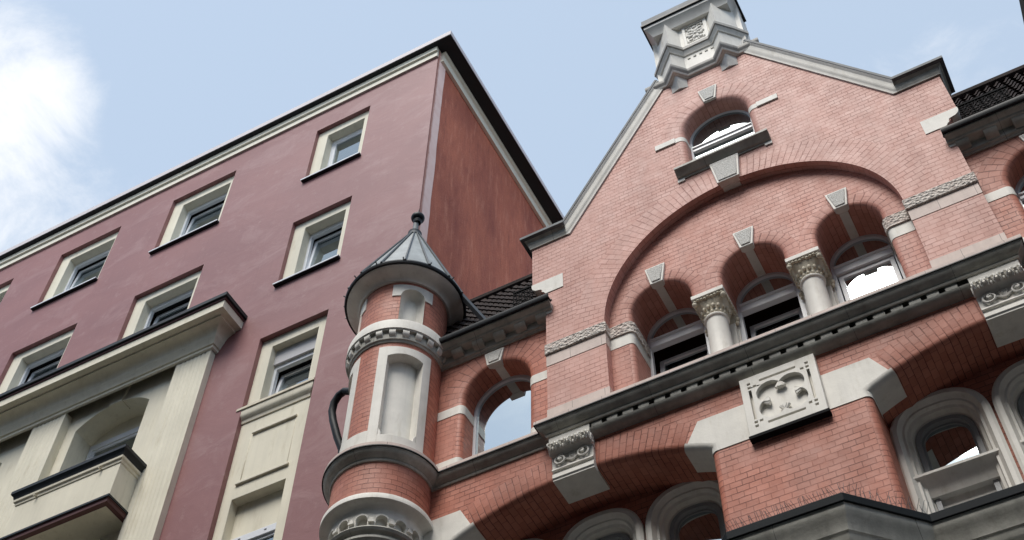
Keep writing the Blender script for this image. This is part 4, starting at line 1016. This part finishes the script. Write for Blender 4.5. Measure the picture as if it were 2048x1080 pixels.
def sash_window(fr, i0, i1, z0, z1, gy, tilt, box_h=0.0, glass='glass_dim'):
    t = 0.05
    zt = z1 - box_h
    w = MB().prism(rect(i0 - 0.02, i1 + 0.02, z0, zt + 0.02), gy, gy + 0.07, [rect(i0 + t, i1 - t, z0 + t, zt - 0.105)])
    w.box(i0 + 0.2, i0 + 0.24, gy - 0.012, gy, zt - 0.035, zt - 0.015); w.box(i1 - 0.28, i1 - 0.24, gy - 0.012, gy, zt - 0.035, zt - 0.015)
    w.build('window_frame', 'white_frame', fr, bevel=0.004)
    s = MB(); a0, a1 = i0 + t - 0.012, i1 - t + 0.012; st = 0.06; q0, q1 = z0 + t, zt - 0.095
    s.prism(rect(a0, a1, q0, q1), 0.01, 0.07, [rect(a0 + st, a1 - st, q0 + st, q1 - st)])
    p = MB().prism(rect(a0 + st - 0.01, a1 - st + 0.01, q0 + st - 0.01, q1 - st + 0.01), 0.035, 0.045)
    M = Matrix.Translation((0, gy, q0)) @ Matrix.Rotation(-R(tilt), 4, 'X') @ Matrix.Translation((0, 0, -q0))
    MB().add(s, M).build('sash', 'white_frame', fr, bevel=0.004)
    MB().add(p, M).build('pane', glass, fr)
    MB().box(i0 - 0.1, i1 + 0.1, gy + 0.5, gy + 0.52, z0 - 0.2, zt + 0.2).build('dark_room', 'room', fr)
    bb = MB(); bb.box(i0 - 0.1, i1 + 0.1, gy + 0.071, gy + 0.5, zt + 0.02, zt + 0.04); bb.build('room_ceiling', 'room', fr)
for (c, r, t) in ((1, 1, 0.0), (2, 1, 4.0), (3, 1, 4.0), (4, 1, 2), (1, 2, 3.5), (2, 2, 5), (3, 2, 4.5), (4, 2, 3)): left_window(c, r, t)

# tall window strip over a cream panel
y = FY + 0.0905
fr = MB().prism(rect(-10.05, -8.575, 2.0, 16.55), y, y + 0.19, [rect(-9.748, -8.863, 14.70, 16.246), rect(-9.797, -8.888, 9.0, 12.88)]).build('window_surround', 'cream', PB, bevel=0.004)
b = MB(); b.box(-9.748, -8.863, y + 0.12, y + 0.18, 15.90, 16.246); b.build('shutter_box', 'grey_light', fr)
sash_window(fr, -9.748, -8.863, 14.72, 15.92, y + 0.165, 7)
b = MB(); b.hsweep([(-9.955, y + 0.25), (-9.955, y - 0.0), (-8.76, y - 0.0), (-8.76, y + 0.25)], [(0.0, 14.50), (0.02, 14.50), (0.03, 14.56), (0.07, 14.60), (0.085, 14.64), (0.085, 14.74), (-0.1, 14.74), (-0.1, 14.50)], cap=False); b.build('sill_moulding', 'cream', fr)
b = MB(); b.hsweep([(-9.955, y + 0.25), (-9.955, y - 0.0), (-8.76, y - 0.0), (-8.76, y + 0.25)], [(0.085, 14.741), (0.105, 14.745), (0.10, 14.80), (0.07, 14.83), (-0.22, 14.84), (-0.22, 14.741)], cap=False); b.build('sill_stone', 'cream_stone', fr)
# sunk panel: a fine raised frame with shadowed grooves
b = MB()
for rct in (rect(-9.70, -8.92, 14.155, 14.20), rect(-9.78, -8.885, 13.135, 13.185)): b.prism(rct, y - 0.035, y + 0.01)
for x in (-9.72, -8.93): b.prism(rect(x - 0.008, x + 0.008, 13.18, 14.15), y - 0.008, y + 0.01)
b.build('panel_moulding', 'cream', fr, bevel=0.008)
MB().box(-9.85, -8.85, y + 0.155, y + 0.185, 12.17, 12.95).build('shutter_box', 'cream', fr)
sash_window(fr, -9.797, -8.888, 9.5, 12.17, y + 0.10, 0.5)

# cream bay zone with fluted pilasters under the big moulded cornice
CYW = 0.745
aw = [(-13.70, -12.157), (-16.86, -15.31), (-20.0, -18.46)]
hl = []
for x0, x1 in aw:
    c = (x0 + x1) / 2; hw = (x1 - x0) / 2; rise = 0.31; rr = (hw * hw + rise * rise) / (2 * rise); a = math.degrees(math.asin(hw / rr))
    hl.append([(x0, 12.2), (x1, 12.2)] + arc(c, 16.19 + rise - rr, rr, 90 - a, 90 + a, 24))
cz = MB().prism(rect(-30.0, -10.905, -1.6, 17.0), CYW, CYW + 0.44, hl).build('bay_wall', 'cream', PB)
for (x0, x1), tl in zip(aw, (0.3, 0.3, 0.3)):
    c = (x0 + x1) / 2
    ks = MB().prism([(c - 0.13, 16.47), (c + 0.13, 16.47), (c + 0.20, 16.86), (c - 0.20, 16.86)], CYW - 0.03, CYW + 0.2).build('keystone', 'cream', cz)
    fr = MB().box(x0 - 0.1, x1 + 0.1, CYW + 0.40, CYW + 0.46, 16.14, 16.7).build('shutter_box', 'cream', cz)
    sash_window(fr, x0 + 0.03, x1 - 0.03, 12.3, 16.15, CYW + 0.39, 0.2)
for px0, px1 in ((-11.59, -10.885), (-14.64, -13.92), (-17.70, -16.97), (-20.75, -20.03)):
    n = 7; w = px1 - px0; out = [(px0, CYW + 0.05), (px0, 0.585)]
    for k in range(n):
        f0 = px0 + w * (0.10 + 0.80 * k / n); f1 = px0 + w * (0.10 + 0.80 * (k + 0.72) / n)
        out += [(f0, 0.585)] + [(f0 + (f1 - f0) * (0.5 - 0.5 * math.cos(R(t))), 0.585 + 0.009 * math.sin(R(t))) for t in (45, 90, 135)] + [(f1, 0.585)]
    out += [(px1, 0.585), (px1, CYW + 0.05)]
    b = MB(); rows = [[(x, yy, z) for z in (2.0, 16.62)] for x, yy in out]; b.quadgrid(rows, lambda i, j: (i, j), None); b.build('pilaster', 'cream', cz, sharp=60)
BP = [(0.0, 16.58), (0.03, 16.60), (0.035, 16.65), (0.06, 16.66), (0.075, 16.72), (0.11, 16.78), (0.12, 16.80), (0.12, 16.83), (0.16, 16.90), (0.24, 16.955), (0.30, 16.965), (0.30, 17.005), (0.415, 17.01), (0.415, 17.225), (-0.3, 17.225), (-0.3, 16.58)]
pth = [(-30.0, 0.58), (-10.87, 0.58), (-10.87, FY + 0.01)]
bc = MB().hsweep(pth, BP).build('bay_cornice', 'cream', cz)
MB().hsweep(pth, [(0.416, 17.19), (0.436, 17.19), (0.44, 17.235), (0.0, 17.24), (0.0, 17.2255)]).build('cornice_edge', 'maroon', bc)
MB().hsweep(pth, [(0.44, 17.238), (0.475, 17.238), (0.475, 17.32), (-0.11, 17.345), (-0.11, 17.241)]).build('cornice_flashing', 'black_metal', bc)
# balconies
for bx0, bx1 in ((-13.60, -11.60), (-16.75, -14.75)):
    bal = MB().box(bx0, bx1, 0.19, CYW + 0.1, 13.22, 14.0).build('balcony', 'cream', cz, bevel=0.006)
    p = [(bx0, CYW + 0.0), (bx0, 0.19), (bx1, 0.19), (bx1, CYW + 0.0)]
    MB().hsweep(p, [(0.0, 13.93), (0.015, 13.94), (0.02, 13.98), (0.045, 14.0), (0.05, 14.04), (-0.1, 14.045), (-0.1, 13.93)]).build('balcony_moulding', 'cream', bal)
    MB().hsweep(p, [(0.03, 14.046), (0.05, 14.05), (0.065, 14.10), (0.10, 14.14), (0.10, 14.20), (-0.15, 14.22), (-0.15, 14.046)]).build('balcony_rail', 'black_metal', bal)
    MB().hsweep(p, [(-0.06, 13.13), (0.02, 13.13), (0.025, 13.185), (0.035, 13.19), (0.035, 13.24), (-0.06, 13.24)]).build('balcony_edge', 'maroon', bal)
    MB().hsweep(p, [(0.0355, 13.205), (0.05, 13.205), (0.05, 13.245), (0.0, 13.255), (0.0, 13.241)]).build('edge_strip', 'black_metal', bal)
    MB().box(bx0 + 0.05, bx1 - 0.05, 0.25, CYW + 0.1, 13.14, 13.218).build('balcony_slab', 'cream', bal)
    for x in (bx0 + 0.42, bx1 - 0.35): MB().tube([(x, 0.19, 13.945), (x, 0.11, 13.93)], 0.016, 8).build('drain_spout', 'cream_stone', bal)
